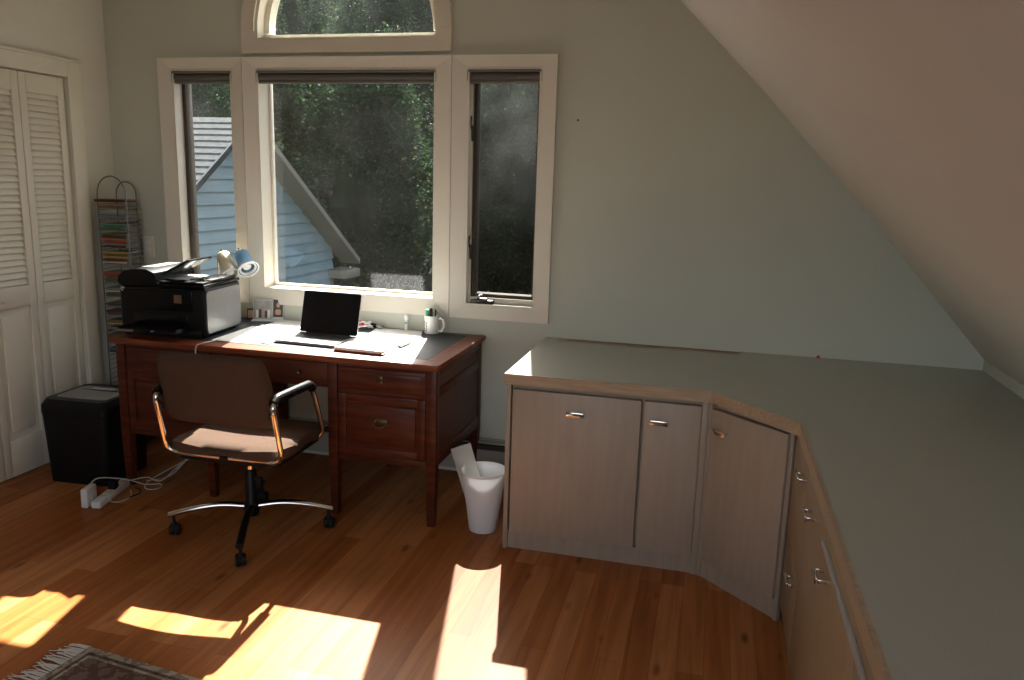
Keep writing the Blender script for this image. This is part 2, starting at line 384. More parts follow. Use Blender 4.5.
DY0, DY1, DZT = -1.445, -.302, 2.007
m = MB()
m.bx(XL-.12, XL, DY1, .0, 0, ZC); m.bx(XL-.12, XL, YB, DY0, 0, ZC); m.bx(XL-.12, XL, DY0, DY1, DZT, ZC)
m.bx(XL-.7, XL-.66, DY0-.2, DY1+.2, 0, ZC); m.bx(XL-.7, XL-.12, DY0-.2, DY0-.16, 0, ZC); m.bx(XL-.7, XL-.12, DY1+.16, DY1+.2, 0, ZC)
struct(m.build('wall_left', 'left_wall_paint', smooth=0), 'cream wall on the left with the closet opening', 'wall')
m = MB(); m.bx(XR, XR+.12, YB, 0, 0, SL[-1][1]+.03)
struct(m.build('wall_right', 'back_wall_paint', smooth=0), 'low knee wall behind the countertop under the sloped ceiling', 'wall')
m = MB(); poly = SL + [(XR+.15, .70), (XR+.3, .80)] + [(x+.11, z+.11) for x, z in reversed(SL)]
m.prism(poly, -.0, -YB, M4=XZ)
struct(m.build('ceiling', 'ceiling_paint', smooth=25), 'white sloped ceiling falling to the knee wall on the right', 'ceiling')
m = MB(); m.bx(XL-.7, SL[0][0]+.02, YB, 0, ZC, ZC+.12)
struct(m.build('ceiling', 'ceiling_paint', smooth=0), 'flat white ceiling high above the desk', 'ceiling')
m = MB(); FILL_OPEN = (-.85, 2.1, .7, 2.95)  # unseen opening, added so the sky brightens the room from behind
m.bx(XL-.3, FILL_OPEN[0], YB-.15, YB, 0, ZC); m.bx(FILL_OPEN[1], XR+.15, YB-.15, YB, 0, ZC); m.bx(FILL_OPEN[0], FILL_OPEN[1], YB-.15, YB, 0, FILL_OPEN[2]); m.bx(FILL_OPEN[0], FILL_OPEN[1], YB-.15, YB, FILL_OPEN[3], ZC)
struct(m.build('wall_rear', 'left_wall_paint', smooth=0), 'cream wall behind the viewer with a wide opening added for fill light', 'wall')
m = MB(); m.bx(XL, XL+.014, DY1+.095, 0, 0, .09, .004)
struct(m.build('baseboard_left', 'trim_paint'), 'short cream baseboard between the closet and the corner', 'baseboard')

# closet casing and bifold louvered doors
m = MB(); CW = .09
m.bx(XL, XL+.018, DY1, DY1+CW, 0, DZT+CW-.005, .004); m.bx(XL, XL+.018, DY0-CW, DY0, 0, DZT+CW-.005, .004); m.bx(XL, XL+.019, DY0, DY1, DZT, DZT+CW-.005, .004)
m.bx(XL, XL+.026, DY0-CW, DY1+CW, DZT+CW-.012, DZT+CW, .003)
struct(m.build('trim_1', 'door_paint'), 'cream casing around the louvered closet doors', 'trim')
door = struct(thing('door_1', (XL-.045, 0, 0), 'cream bifold closet door with louvers over a flat panel', 'door'), 'cream bifold closet door with louvers over a flat panel', 'door')
pw = (DY1-DY0-.006)/4
for i in range(4):
    y1 = DY1-.003-i*pw; y0 = y1-pw+.004
    m = MB(); st = .042; X0, X1 = 0, .034
    m.bx(X0, X1, y0, y0+st, .012, DZT-.006, .003); m.bx(X0, X1, y1-st, y1, .012, DZT-.006, .003)
    for z0, z1 in ((DZT-.10, DZT-.006), (.86, .965), (.012, .20)): m.bx(X0, X1, y0+st, y1-st, z0, z1, .002)
    m.bx(X0+.008, X1-.012, y0+st-.004, y1-st+.004, .196, .864)
    m.bx(X0+.012, X1-.005, y0+st+.025, y1-st-.025, .235, .825, .008)
    z = .975; d = .0315
    while z < DZT-.105:
        T = Matrix.Translation((.017, 0, z+.012)) @ Matrix.Rotation(R(-24), 4, 'Y')
        m.bx(-.0032, .0032, y0+st-.003, y1-st+.003, -.0205, .0205, .0015, M4=T); z += d
    p_ = m.build('door_panel', 'door_paint', door)
    if i == 1:
        k = MB(); k.lathe([(.001, .045), (.012, .044), (.018, .036), (.016, .026), (.008, .018), (.008, 0)], 16, M4=dirmat((.034, y0+.05, .912), (1, 0, 0)))
        k.build('knob', 'door_paint', p_)

# ------------------------------------------------------------------ windows
def casing(m, x0, x1, z0, z1, X0, X1, Z0, Z1):
    """mitred flat casing between the outer and the inner rectangle, with a small back band"""
    o = [(x0, z0), (x1, z0), (x1, z1), (x0, z1)]; n = [(X0, Z0), (X1, Z0), (X1, Z1), (X0, Z1)]
    for i in range(4):
        a, b, c, d = o[i], o[(i+1) % 4], n[(i+1) % 4], n[i]
        e = .003
        m.hexa([(a[0], 0, a[1]), (b[0], 0, b[1]), (c[0], 0, c[1]), (d[0], 0, d[1]),
                (a[0], -.024, a[1]), (b[0], -.024, b[1]), (c[0], -.013, c[1]), (d[0], -.013, d[1])])
def window_root(n, x, z, label):
    return struct(thing('window_%d' % n, (0, 0, 0), label, 'window'), label, 'window')
def jamb(m, X0, X1, Z0, Z1, depth=.113, t=.012):
    m.bx(X0, X0+t, -.012, depth, Z0, Z1); m.bx(X1-t, X1, -.012, depth, Z0, Z1)
    m.bx(X0+t, X1-t, -.012, depth, Z1-t, Z1); m.bx(X0+t, X1-t, -.012, depth, Z0, Z0+t)
def frame(m, X0, X1, Z0, Z1, w, y0, y1, bev=.002):
    m.bx(X0, X0+w, y0, y1, Z0, Z1, bev); m.bx(X1-w, X1, y0, y1, Z0, Z1, bev)
    m.bx(X0+w, X1-w, y0, y1, Z1-w, Z1, bev); m.bx(X0+w, X1-w, y0, y1, Z0, Z0+w, bev)
def pane(X0, X1, Z0, Z1, y, mat, parent):
    m = MB(); m.quad((X0, y, Z0), (X1, y, Z0), (X1, y, Z1), (X0, y, Z1)); o = m.build('window_pane', mat, parent, smooth=0); return o
def hinge_lever(x, z, parent, label=None):
    m = MB(); m.bx(x-.006, x+.006, .028, .05, z-.055, z+.02, .003); m.tube([(x-.002, .03, z+.0), (x-.006, .018, z+.03), (x-.004, .022, z+.065)], .0045, 8)
    o = m.build('sash_lock', 'bronze_dark', parent); o['label'] = 'dark bronze sash lock'

CZ0, CZ1 = .8446, 2.1388
w1 = window_root(1, -1.68, 1.5, 'narrow casement window left of the big window, behind the printer')
m = MB(); casing(m, -1.929, -1.4205, CZ0, CZ1, *OPEN_L[:1], OPEN_L[1], ZB, ZT); m.build('window_casing', 'trim_paint', w1, smooth=0)
m = MB(); jamb(m, *OPEN_L, ZB, ZT); m.build('window_jamb', 'trim_paint', w1)
m = MB(); frame(m, OPEN_L[0]+.013, OPEN_L[1]-.013, ZB+.013, ZT-.013, .021, .055, .112)
m.build('window_sash', 'bronze_sash', w1)
pane(OPEN_L[0]+.030, OPEN_L[1]-.030, ZB+.030, ZT-.030, .074, 'pane_left', w1)
w2 = window_root(2, -.85, 1.5, 'big square fixed window in the centre above the laptop')
m = MB(); casing(m, -1.4175, -.2615, CZ0, CZ1, OPEN_C[0], OPEN_C[1], ZB, ZT); m.build('window_casing', 'trim_paint', w2, smooth=0)
m = MB(); jamb(m, *OPEN_C, ZB, ZT); m.build('window_jamb', 'trim_paint', w2)
m = MB(); frame(m, OPEN_C[0]+.012, OPEN_C[1]-.012, ZB+.012, ZT-.012, .014, .085, .112); m.build('window_sash', 'trim_paint', w2)
pane(OPEN_C[0]+.024, OPEN_C[1]-.024, ZB+.024, ZT-.024, .10, 'pane_centre', w2)
w3 = window_root(3, 0, 1.5, 'narrow casement window right of the big window with a crank')
m = MB(); casing(m, -.2585, .2643, CZ0, CZ1, OPEN_R[0], OPEN_R[1], ZB-.012, ZT); m.build('window_casing', 'trim_paint', w3, smooth=0)
m = MB(); jamb(m, *OPEN_R, ZB-.012, ZT); m.bx(OPEN_R[0]+.012, OPEN_R[1]-.012, .024, .112, ZB-.0005, ZB+.0285); m.bx(OPEN_R[0]+.0115, OPEN_R[0]+.0205, .030, .112, ZB+.0285, ZT-.012); m.build('window_jamb', 'trim_paint', w3)
m = MB(); frame(m, OPEN_R[0]+.020, OPEN_R[1]-.013, ZB+.028, ZT-.013, .018, .045, .112); m.build('window_sash', 'bronze_sash', w3)
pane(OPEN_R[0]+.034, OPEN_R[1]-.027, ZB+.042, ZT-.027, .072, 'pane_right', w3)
hinge_lever(OPEN_R[0]+.019, 1.79, w3); hinge_lever(OPEN_R[0]+.019, 1.20, w3)
m = MB(); m.bx(-.150, -.030, -.004, .03, ZB+.0, ZB+.020, .005); m.bx(-.12, -.06, -.008, .026, ZB+.004, ZB+.030, .007)
cr = m.build('crank_housing', 'bronze_dark', w3); cr['label'] = 'dark bronze crank housing'
m = MB(); m.tube([(-.118, .004, ZB+.018), (-.105, -.012, ZB+.035), (-.088, -.018, ZB+.052)], [.007, .006, .008], 10); h_ = m.build('crank_handle', 'chrome', cr)
# arched window
w4 = window_root(4, ARC_X, 2.5, 'half round arched window above the big window')
N = 32
def arch(m, r0, r1, y0, y1, z=ARC_Z):
    for k in range(N):
        a, b = math.pi*k/N, math.pi*(k+1)/N
        P = lambda r, t, y: (ARC_X+r*math.cos(t), y, z+r*math.sin(t))
        m.hexa([P(r0, a, y0), P(r0, b, y0), P(r0, b, y1), P(r0, a, y1), P(r1, a, y0), P(r1, b, y0), P(r1, b, y1), P(r1, a, y1)])
m = MB(); arch(m, .502, .574, -.024, 0); arch(m, .492, .503, -.013, 0)
m.hexa([(ARC_X-.574, 0, 2.158), (ARC_X+.574, 0, 2.158), (ARC_X+.5, 0, 2.222), (ARC_X-.5, 0, 2.222), (ARC_X-.574, -.024, 2.158), (ARC_X+.574, -.024, 2.158), (ARC_X+.5, -.013, 2.222), (ARC_X-.5, -.013, 2.222)])
for s in (-1, 1):
    m.hexa([(ARC_X+s*.574, 0, 2.158), (ARC_X+s*.574, 0, ARC_Z), (ARC_X+s*.5, 0, ARC_Z), (ARC_X+s*.5, 0, 2.222), (ARC_X+s*.574, -.024, 2.158), (ARC_X+s*.574, -.024, ARC_Z), (ARC_X+s*.5, -.013, ARC_Z), (ARC_X+s*.5, -.013, 2.222)])
m.build('window_casing', 'trim_paint', w4, smooth=20)
m = MB(); arch(m, .486, .5, -.012, .113); m.bx(ARC_X-.5, ARC_X+.5, -.012, .113, 2.22, 2.234); m.bx(ARC_X-.5, ARC_X-.486, -.012, .113, 2.234, ARC_Z); m.bx(ARC_X+.486, ARC_X+.5, -.012, .113, 2.234, ARC_Z)
m.build('window_jamb', 'trim_paint', w4, smooth=20)
m = MB(); arch(m, .455, .487, .05, .112); m.bx(ARC_X-.487, ARC_X+.487, .05, .112, 2.232, 2.258); m.build('window_sash', 'trim_paint', w4, smooth=20)
m = MB(); m._add([(ARC_X+.46*math.cos(math.pi*k/N), .09, ARC_Z+.46*math.sin(math.pi*k/N)) for k in range(N+1)] + [(ARC_X-.46, .09, 2.25), (ARC_X+.46, .09, 2.25)], [tuple(range(N+3))]); m.build('window_pane', 'pane_arch', w4, smooth=0)

# roller shades rolled right up
for x0, x1, where in ((OPEN_L[0]+.0, OPEN_L[1], 'left narrow window'), (OPEN_C[0], OPEN_C[1], 'big centre window'), (OPEN_R[0], OPEN_R[1], 'right narrow window')):
    r = thing('roller_shade', ((x0+x1)/2, .012, 2.045), 'rolled up grey roller shade at the top of the '+where, 'blind', 'roller shades on the windows')
    hw = (x1-x0)/2-.002
    m = MB(); m.tube([(-hw+.008, 0, -.004), (hw-.008, 0, -.004)], .021, 16); m.build('shade_roll', 'shade_cloth', r)
    m = MB(); m.bx(-hw+.006, hw-.006, -.016, .008, -.036, -.022, .003); m.build('hem_bar', 'cassette', r)
    m = MB(); m.bx(-hw+.004, hw-.004, -.03, .026, .016, .027, .002); m.build('head_rail', 'cassette', r)
    for s in (-1, 1):
        m = MB(); m.bx(s*hw-.004, s*hw+.004, -.024, .024, -.03, .026, .002); m.build('bracket', 'cassette', r)

# ------------------------------------------------------------------ small wall things
o = thing('wall_outlet', (-2.068, -.002, 1.122), 'cream wall outlet plate beside the left narrow window', 'outlet')
m = MB(); m.bx(-.036, .036, -.006, .002, -.058, .058, .003); m.build('cover_plate', 'trim_paint', o)
for s in (-1, 1):
    m = MB(); m.prism(rrect(.033, .028, .01), .0055, .0085, M4=XZ @ Matrix.Translation((0, s*.02, 0))); r_ = m.build('receptacle', 'white_plastic', o)
m = MB(); m.lathe([(.0, .004), (.004, .003), (.0055, -.001)], 10, M4=dirmat((0, 0, 0), (0, -1, 0))); tag(m.build('wall_anchor', 'bronze_dark', loc=(.37, -.0005, 1.84)), 'tiny dark wall anchor right of the right narrow window', 'anchor')
o = thing('baseboard_heater', (-1.0, 0, 0), 'long low baseboard heater along the wall behind the desk and bin', 'heater')
m = MB(); L = 1.26
m.bx(-L, L, -.010, -.001, .02, .205, .002); m.bx(-L, L, -.055, -.01, .188, .198, .003); m.build('back_panel', 'heater', o)
m = MB(); m.bx(-L, L, -.062, -.056, .045, .150, .002); m.bx(-L, L, -.062, -.040, .150, .156, .002); m.build('front_cover', 'heater', o)
m = MB(); m.bx(-L+.01, L-.01, -.054, -.012, .06, .180); m.build('fin_pack', 'heater_dark', o)
for s in (-1, 1):
    m = MB(); m.bx(s*L-.008, s*L+.008, -.066, -.001, 0, .206, .003); m.build('end_cap', 'heater', o)

m = MB(); m.bx(.478, .552, -.026, -.001, 2.374, 2.47, .006); tag(m.build('wall_fixture', 'trim_paint'), 'small cream wall fixture high above the right narrow window, only its bottom edge in view', 'fixture')
# ------------------------------------------------------------------ built-in cabinets on the right
CT = .775; CTH = .043
FY = -.79           # front face of the left run
ZTOE = .075
def pull(parent, loc, rotz, label='chrome bar pull'):
    m = MB(); T = Matrix.Translation(loc) @ Matrix.Rotation(rotz, 4, 'Z')
    m.bx(-.036, .036, -.027, -.021, -.010, .010, .002, M4=T)
    m.bx(-.033, -.027, -.021, .002, -.005, .005, .001, M4=T); m.bx(.027, .033, -.021, .002, -.005, .005, .001, M4=T)
    h = m.build('pull', 'chrome', parent); h['label'] = label; return h
def door_leaf(parent, name, T, w, z0, z1, hx, hz):
    m = MB(); m.bx(0, w, -.019, .010, z0, z1, .0025, M4=T); d = m.build(name, 'laminate', parent)
    pull(d, T @ Vector((hx, -.019, hz)), T.to_euler().z); return d
# left run
cab = thing('base_cabinet', (.2626, FY, 0), 'pale laminate base cabinet with a wide and a narrow door beside the white bin', 'cabinet', 'built in base cabinets')
W1 = 1.0772-.2626
m = MB(); m.bx(0, .019, -.022, -FY-.066, 0, CT-CTH, .001); m.bx(.019, W1-.002, .012, -FY-.066, ZTOE, CT-CTH); m.bx(.019, W1-.002, -.006, .02, 0, ZTOE+.001)
m.bx(W1-.026, W1-.002, -.018, .0, .0, CT-CTH, .001)
m.build('carcass', 'cabinet_frame', cab)
T = Matrix.Translation((0, 0, 0))
door_leaf(cab, 'door', Matrix.Translation((.026, 0, 0)), .527, ZTOE+.004, .706, .255+.01, .628)
door_leaf(cab, 'door', Matrix.Translation((.565, 0, 0)), .222, ZTOE+.004, .706, .06, .628)
# diagonal corner
P0 = Vector((1.0772, FY, 0)); P1 = Vector((1.3789, -1.076, 0)); dl = (P1-P0).length; ang = math.atan2(P1.y-P0.y, P1.x-P0.x)
cab = thing('corner_cabinet', P0, 'pale laminate corner cabinet with one diagonal door', 'cabinet', 'built in base cabinets', rotz=ang)
Ri = Matrix.Rotation(-ang, 4, 'Z')
m = MB(); loc = lambda x, y: tuple((Ri @ (Vector((x, y, 0))-P0)).xy)
m.prism([(0.003, .013), (dl-.003, .013), loc(XR-.004, -1.076), loc(XR-.004, -.07), loc(1.0815, -.07), loc(1.0815, FY+.01)], ZTOE, CT-CTH)
m.prism([(0.003, -.005), (dl-.003, -.005), (dl-.02, .02), (.02, .02)], 0, ZTOE+.001)
m.bx(0.004, .026, -.012, .014, 0, CT-CTH, .001); m.bx(dl-.020, dl-.004, -.012, .014, 0, CT-CTH, .001)
m.build('carcass', 'cabinet_frame', cab)
door_leaf(cab, 'door', Matrix.Translation((.032, 0, 0)), dl-.056, ZTOE+.004, .706, .055, .628)
# right run (fronts face -x)
FX = 1.394; YE = -3.3
cab = thing('drawer_cabinet', (FX, -1.08, 0), 'narrow laminate drawer cabinet right of the diagonal corner', 'cabinet', 'built in base cabinets', rotz=R(-90))
W2 = .385
m = MB(); m.bx(0, W2, 0, XR-FX-.004, ZTOE, CT-CTH); m.bx(0, W2, 0.001, .02, 0, ZTOE+.001); m.build('carcass', 'cabinet_frame', cab)
for z0, z1, hz in ((ZTOE+.004, .350, .335), (.355, .728, .685)):
    m = MB(); m.bx(.004, W2-.003, -.019, -.001, z0, z1, .002); d = m.build('drawer', 'laminate_tan', cab)
    pull(d, (W2-.06, -.019, hz-.012), 0)
cab = thing('base_cabinet', (FX, -1.08-W2-.002, 0), 'long laminate cabinet on the right nearest the viewer with two pulls', 'cabinet', 'built in base cabinets', rotz=R(-90))
W3 = -YE-1.08-W2
m = MB(); m.bx(0, W3, 0, XR-FX-.004, ZTOE, CT-CTH); m.bx(0, W3, 0.001, .02, 0, ZTOE+.001); m.build('carcass', 'cabinet_frame', cab)
m = MB(); m.bx(.003, .90, -.019, -.001, ZTOE+.004, .728, .002); d = m.build('door', 'laminate_tan', cab)
pull(d, (.18, -.019, .65), 0); pull(d, (.48, -.019, .615), 0)
m = MB(); m.bx(.906, W3-.003, -.019, -.001, ZTOE+.004, .728, .002); m.build('door', 'laminate_tan', cab)
m = MB(); m.bx(.42, 1.6, -.027, -.019, .672, .692, .002); g_ = m.build('finger_rail', 'silver', cab); g_['label'] = 'thin brushed metal rail'
# countertop: one continuous L with a diagonal corner and a cable slot along the wall
ct = thing('countertop', (.257, 0, CT-CTH), 'grey green laminate L shaped countertop with oak edging', 'countertop')
OX = .257
top = [(.257, -.8355), (1.0803, -.8355), (1.3707, -1.1626), (1.3707, YE), (XR-.002, YE), (XR-.002, -.003), (1.20, -.003), (1.20, -.075), (.335, -.075), (.335, -.003), (.257, -.003)]
m = MB(); E_ = .012
inner = [(.257+.004, -.8355+E_), (1.0803-.005, -.8355+E_), (1.3707+E_, -1.1626+.005), (1.3707+E_, YE+.002)] + [(XR-.002, YE+.002), (XR-.002, -.003), (1.20, -.003), (1.20, -.075), (.335, -.075), (.335, -.003), (.261, -.003)]
m.prism([(x-OX, y) for x, y in inner], 0, CTH); m.build('worktop', 'countertop', ct)
m = MB()
def edge(a, b, c, d):
    m.prism([(q[0]-OX, q[1]) for q in (a, b, c, d)], 0, CTH+.0005)
edge(top[0], top[1], inner[1], (top[0][0], inner[0][1])); edge(top[1], top[2], inner[2], inner[1]); edge(top[2], top[3], (inner[3][0], YE), inner[2]); edge((.257, -.003), (.257, inner[0][1]), (.261, inner[0][1]), (.261, -.003))
e_ = m.build('edge_band', 'oak_edge', ct); e_['label'] = 'oak edge band'
m = MB(); m.bx(.335-OX, 1.20-OX, -.080, -.0755, 0.006, CTH+.001, .001); m.bx(.3355-OX, 1.1995-OX, -.0745, -.004, CTH-.010, CTH-.0015)
s_ = m.build('cable_slot', 'slot_wood', ct); s_['label'] = 'oak lipped cable slot along the wall'
m = MB(); m.lathe([(.0, .012), (.006, .011), (.009, .004), (.009, 0)], 12); tag(m.build('push_pin', 'red_plastic', loc=(1.556, -.014, CT)), 'tiny red push pin on the countertop near the wall', 'pin')

# ------------------------------------------------------------------ desk
DX0, DX1, DYF, DYB, DZ = -1.734, -.0600, -.746, -.008, .76
dk = thing('desk', ((DX0+DX1)/2, -.38, 0), 'dark cherry wood pedestal desk with a dark leather top under the windows', 'desk')
cx, cy = (DX0+DX1)/2, -.38
hx = (DX1-DX0)/2; y0, y1 = DYF-cy, DYB-cy
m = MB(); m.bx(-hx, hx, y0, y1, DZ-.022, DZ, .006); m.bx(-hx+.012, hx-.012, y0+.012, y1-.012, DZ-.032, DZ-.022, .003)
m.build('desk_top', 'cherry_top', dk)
m = MB(); m.bx(-hx+.09, hx-.085, y0+.095, y1-.05, DZ-.002, DZ+.0012, .0005); l_ = m.build('leather_inset', 'leather', dk); l_['label'] = 'dark blue grey leather writing surface'
fx = hx-.018            # outer side of the posts
FYL = y0+.026           # front face
def leg_mesh(x0, x1, yy0, yy1):
    m = MB(); tx = .25
    a = .014
    m.bx(x0, x1, yy0, yy1, .27, DZ-.032, .002)
    xi0, xi1 = x0+a*.5, x1-a*.5; yi0, yi1 = yy0+a*.5, yy1-a*.5
    m.hexa([(xi0, yi0, 0), (xi1, yi0, 0), (xi1, yi1, 0), (xi0, yi1, 0), (x0+.001, yy0+.001, .271), (x1-.001, yy0+.001, .271), (x1-.001, yy1-.001, .271), (x0+.001, yy1-.001, .271)])
    return m
for s in (-1, 1):
    for a_, b_ in ((fx-.048, fx), (fx-.518, fx-.472)):
        x0_, x1_ = (a_, b_) if s > 0 else (-b_, -a_)
        for ya, yb in ((FYL, FYL+.046), (y1-.062, y1-.016)):
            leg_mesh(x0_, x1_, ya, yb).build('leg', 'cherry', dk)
    # pedestal box
    xa, xb = sorted((s*(fx-.472), s*(fx-.048)))
    m = MB()
    m.bx(xa, xb, FYL+.010, FYL+.026, .275, .305, .001); m.bx(xa, xb, FYL+.010, FYL+.03, .592, .612); m.bx(xa, xb, FYL+.012, FYL+.03, .712, DZ-.03)
    m.bx(xa, xb, FYL+.028, y1-.03, .28, .295)                  # bottom board
    for xs_ in (s*(fx-.012), s*(fx-.495)):
        m.bx(xs_-.007, xs_+.007, FYL+.046, y1-.062, .285, DZ-.032)
    # side frame and panel on the outer side
    xo = s*(fx-.004)
    for za, zb in ((.285, .34), (.60, .64), (.70, DZ-.032)): m.bx(xo-.005, xo+.004, FYL+.046, y1-.062, za, zb, .001)
    m.bx(xa, xb, y1-.036, y1-.026, .285, DZ-.032)
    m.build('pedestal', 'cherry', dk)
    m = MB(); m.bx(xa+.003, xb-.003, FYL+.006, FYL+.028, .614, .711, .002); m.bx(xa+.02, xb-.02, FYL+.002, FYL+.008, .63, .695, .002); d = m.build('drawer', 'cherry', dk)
    xm = (xa+xb)/2
    k = MB(); k.bx(xm-.011, xm+.011, FYL-.004, FYL+.003, .652, .684, .003); k.tube([(xm-.009, FYL-.008, .668), (xm-.004, FYL-.018, .66), (xm+.004, FYL-.018, .66), (xm+.009, FYL-.008, .668)], .0028, 8); k.build('drawer_pull', 'antique_brass', d)
    m = MB(); xa2, xb2 = xa+.003, xb-.003; za, zb = .306, .591
    fw = .038
    m.bx(xa2, xa2+fw, FYL+.004, FYL+.028, za, zb, .002); m.bx(xb2-fw, xb2, FYL+.004, FYL+.028, za, zb, .002); m.bx(xa2+fw, xb2-fw, FYL+.004, FYL+.028, za, za+fw, .002); m.bx(xa2+fw, xb2-fw, FYL+.004, FYL+.028, zb-fw, zb, .002)
    m.bx(xa2+fw-.002, xb2-fw+.002, FYL+.012, FYL+.026, za+fw-.002, zb-fw+.002); m.bx(xa2+fw+.009, xb2-fw-.009, FYL+.006, FYL+.016, za+fw+.009, zb-fw-.009, .004)
    d = m.build('file_drawer', 'cherry', dk)
    k = MB(); zc = .462
    k.bx(xm-.028, xm+.028, FYL+.0, FYL+.006, zc-.004, zc+.022, .003)
    k.tube(smooth_path([(xm-.026, FYL-.006, zc+.012), (xm-.022, FYL-.018, zc-.004), (xm, FYL-.022, zc-.01), (xm+.022, FYL-.018, zc-.004), (xm+.026, FYL-.006, zc+.012)], 4), .0035, 8)
    for q in (-.026, .026): k.lathe([(.006, 0), (.006, .010), (.001, .012)], 10, M4=dirmat((xm+q, FYL+.002, zc+.012), (0, -1, 0)))
    k.build('drawer_pull', 'antique_brass', d)
m = MB(); xk = fx-.518
m.bx(-xk, xk, FYL+.03, FYL+.05, .600, .618); m.bx(-xk, xk, FYL+.03, y1-.06, .608, .616); m.bx(-xk, xk, y1-.036, y1-.026, .62, DZ-.032); m.build('kneehole_apron', 'cherry', dk)
m = MB(); m.bx(-xk+.004, xk-.004, FYL+.008, FYL+.03, .614, .72, .002); d = m.build('drawer', 'cherry', dk)
for q in (-.0+.16, -.16):
    k = MB(); k.lathe([(.004, 0), (.004, .010), (.011, .016), (.012, .021), (.006, .026), (.001, .027)], 14, M4=dirmat((q, FYL+.008, .668), (0, -1, 0))); k.build('drawer_pull', 'antique_brass', d)

# ------------------------------------------------------------------ office chair
ch = thing('office_chair', (-.823, -1.0, 0), 'brown upholstered office chair with chrome arms on a four castor base', 'chair', rotz=R(1.5))
m = MB(); SY0, SY1, SXH = -.215, .265, .262
t = bmesh.new(); nx, ny = 14, 14
def seat_pt(u, v, top):
    x = (u*2-1); y = (v*2-1)
    px = SXH*x*(1-.04*(y > 0)*y*y); py = (SY0+SY1)/2 + (SY1-SY0)/2*y
    e = (1-abs(x)**6)*(1-abs(y)**6)
    z = .445 + (.03*e**.5 if top else -.024*e**.2) - .012*math.cos(x*1.4)*e*(1 if top else 0) - (.012*y*y*y if y > 0 else 0)
    return (px, py, z if top else z-.012)
vt = [[None]*(ny+1) for _ in range(nx+1)]; vb = [[None]*(ny+1) for _ in range(nx+1)]
g = m.bm
for i in range(nx+1):
    for j in range(ny+1):
        a = i/nx; b = j/ny
        # rounded corners in plan: map square to squircle
        X, Y = 2*a-1, 2*b-1
        k = 1-.10*(abs(X*Y)**2.2)
        A, B = (X*k+1)/2, (Y*k+1)/2
        ed = max(abs(X), abs(Y))
        pt = seat_pt(A, B, True); pb = seat_pt(A, B, False)
        vt[i][j] = g.verts.new(pt); vb[i][j] = g.verts.new(pb)
for i in range(nx):
    for j in range(ny):
        g.faces.new((vt[i][j], vt[i+1][j], vt[i+1][j+1], vt[i][j+1])); g.faces.new((vb[i][j], vb[i][j+1], vb[i+1][j+1], vb[i+1][j]))
for i in range(nx):
    g.faces.new((vt[i][0], vb[i][0], vb[i+1][0], vt[i+1][0])); g.faces.new((vt[i][ny], vt[i+1][ny], vb[i+1][ny], vb[i][ny]))
for j in range(ny):
    g.faces.new((vt[0][j], vt[0][j+1], vb[0][j+1], vb[0][j])); g.faces.new((vt[nx][j], vb[nx][j], vb[nx][j+1], vt[nx][j+1]))
m.build('seat', 'upholstery', ch, smooth=70)
m = MB(); m.prism(rrect(.46, .42, .05, cx=0, cy=.02), .385, .41); m.build('seat_pan', 'black_plastic', ch)
# backrest: gently curved shell
m = MB(); g = m.bm; nx, nz = 16, 12; BW, BZ0, BZ1 = .252, .545, .862
fr, bk = [], []
for i in range(nx+1):
    cf, cb = [], []
    for j in range(nz+1):
        X = 2*i/nx-1; Z = 2*j/nz-1
        k = 1-.085*(abs(X*Z)**4)
        x = BW*X*k*(1-.035*Z); zz = (BZ0+BZ1)/2+(BZ1-BZ0)/2*Z*k
        sag = .010*(1-X*X)*(1 if Z < 0 else .2)*(-Z if Z < 0 else .3*Z)
        zz += sag
        e = max(0, (1-abs(X)**8)*(1-abs(Z)**8))**.5
        yy = -.212 + .03*X*X - .27*(zz-BZ0)
        cf.append(g.verts.new((x, yy+.02*e, zz))); cb.append(g.verts.new((x, yy-.02*e-.001, zz)))
    fr.append(cf); bk.append(cb)
for i in range(nx):
    for j in range(nz):
        g.faces.new((fr[i][j], fr[i+1][j], fr[i+1][j+1], fr[i][j+1])); g.faces.new((bk[i][j], bk[i][j+1], bk[i+1][j+1], bk[i+1][j]))
for i in range(nx):
    g.faces.new((fr[i][0], bk[i][0], bk[i+1][0], fr[i+1][0])); g.faces.new((fr[i][nz], fr[i+1][nz], bk[i+1][nz], bk[i][nz]))
for j in range(nz):
    g.faces.new((fr[0][j], fr[0][j+1], bk[0][j+1], bk[0][j])); g.faces.new((fr[nx][j], bk[nx][j], bk[nx][j+1], fr[nx][j+1]))
m.build('backrest', 'upholstery', ch, smooth=70)
# one bent chrome tube per side: under the seat, up the back, along the arm, down in front
ax = .262
for s in (-1, 1):
    pts = [(s*.02, -.185, .408), (s*ax, -.190, .412), (s*(ax-.004), -.258, .682), (s*(ax-.010), .085, .670), (s*(ax+.004), .160, .44), (s*(ax-.03), .15, .405), (s*.16, .12, .402)]
    m = MB(); m.tube(fillet(pts, .055, 7), .0115, 12); f_ = m.build('arm_frame', 'chrome', ch)
    m = MB(); m.tube(fillet([(s*(ax-.004), -.245, .672), (s*(ax-.005), -.212, .687), (s*(ax-.007), -.05, .682), (s*(ax-.009), .062, .676), (s*(ax-.008), .088, .655)], .04), .0205, 12); m.build('arm_pad', 'pad_black', f_)
    m = MB(); m.bx(s*(ax-.018)-.012, s*(ax-.018)+.008, -.244, -.228, .605, .63, .004); m.build('back_bracket', 'bronze_dark', f_)
m = MB(); m.lathe([(.016, .20), (.016, .395)], 16); m.build('gas_post', 'chrome', ch)
m = MB(); m.lathe([(.030, .085), (.034, .10), (.034, .145), (.027, .16), (.025, .285), (.019, .295)], 20, cap0=True, cap1=True); m.bx(.02, .055, -.012, .012, .20, .26, .006); m.build('column', 'black_plastic', ch)
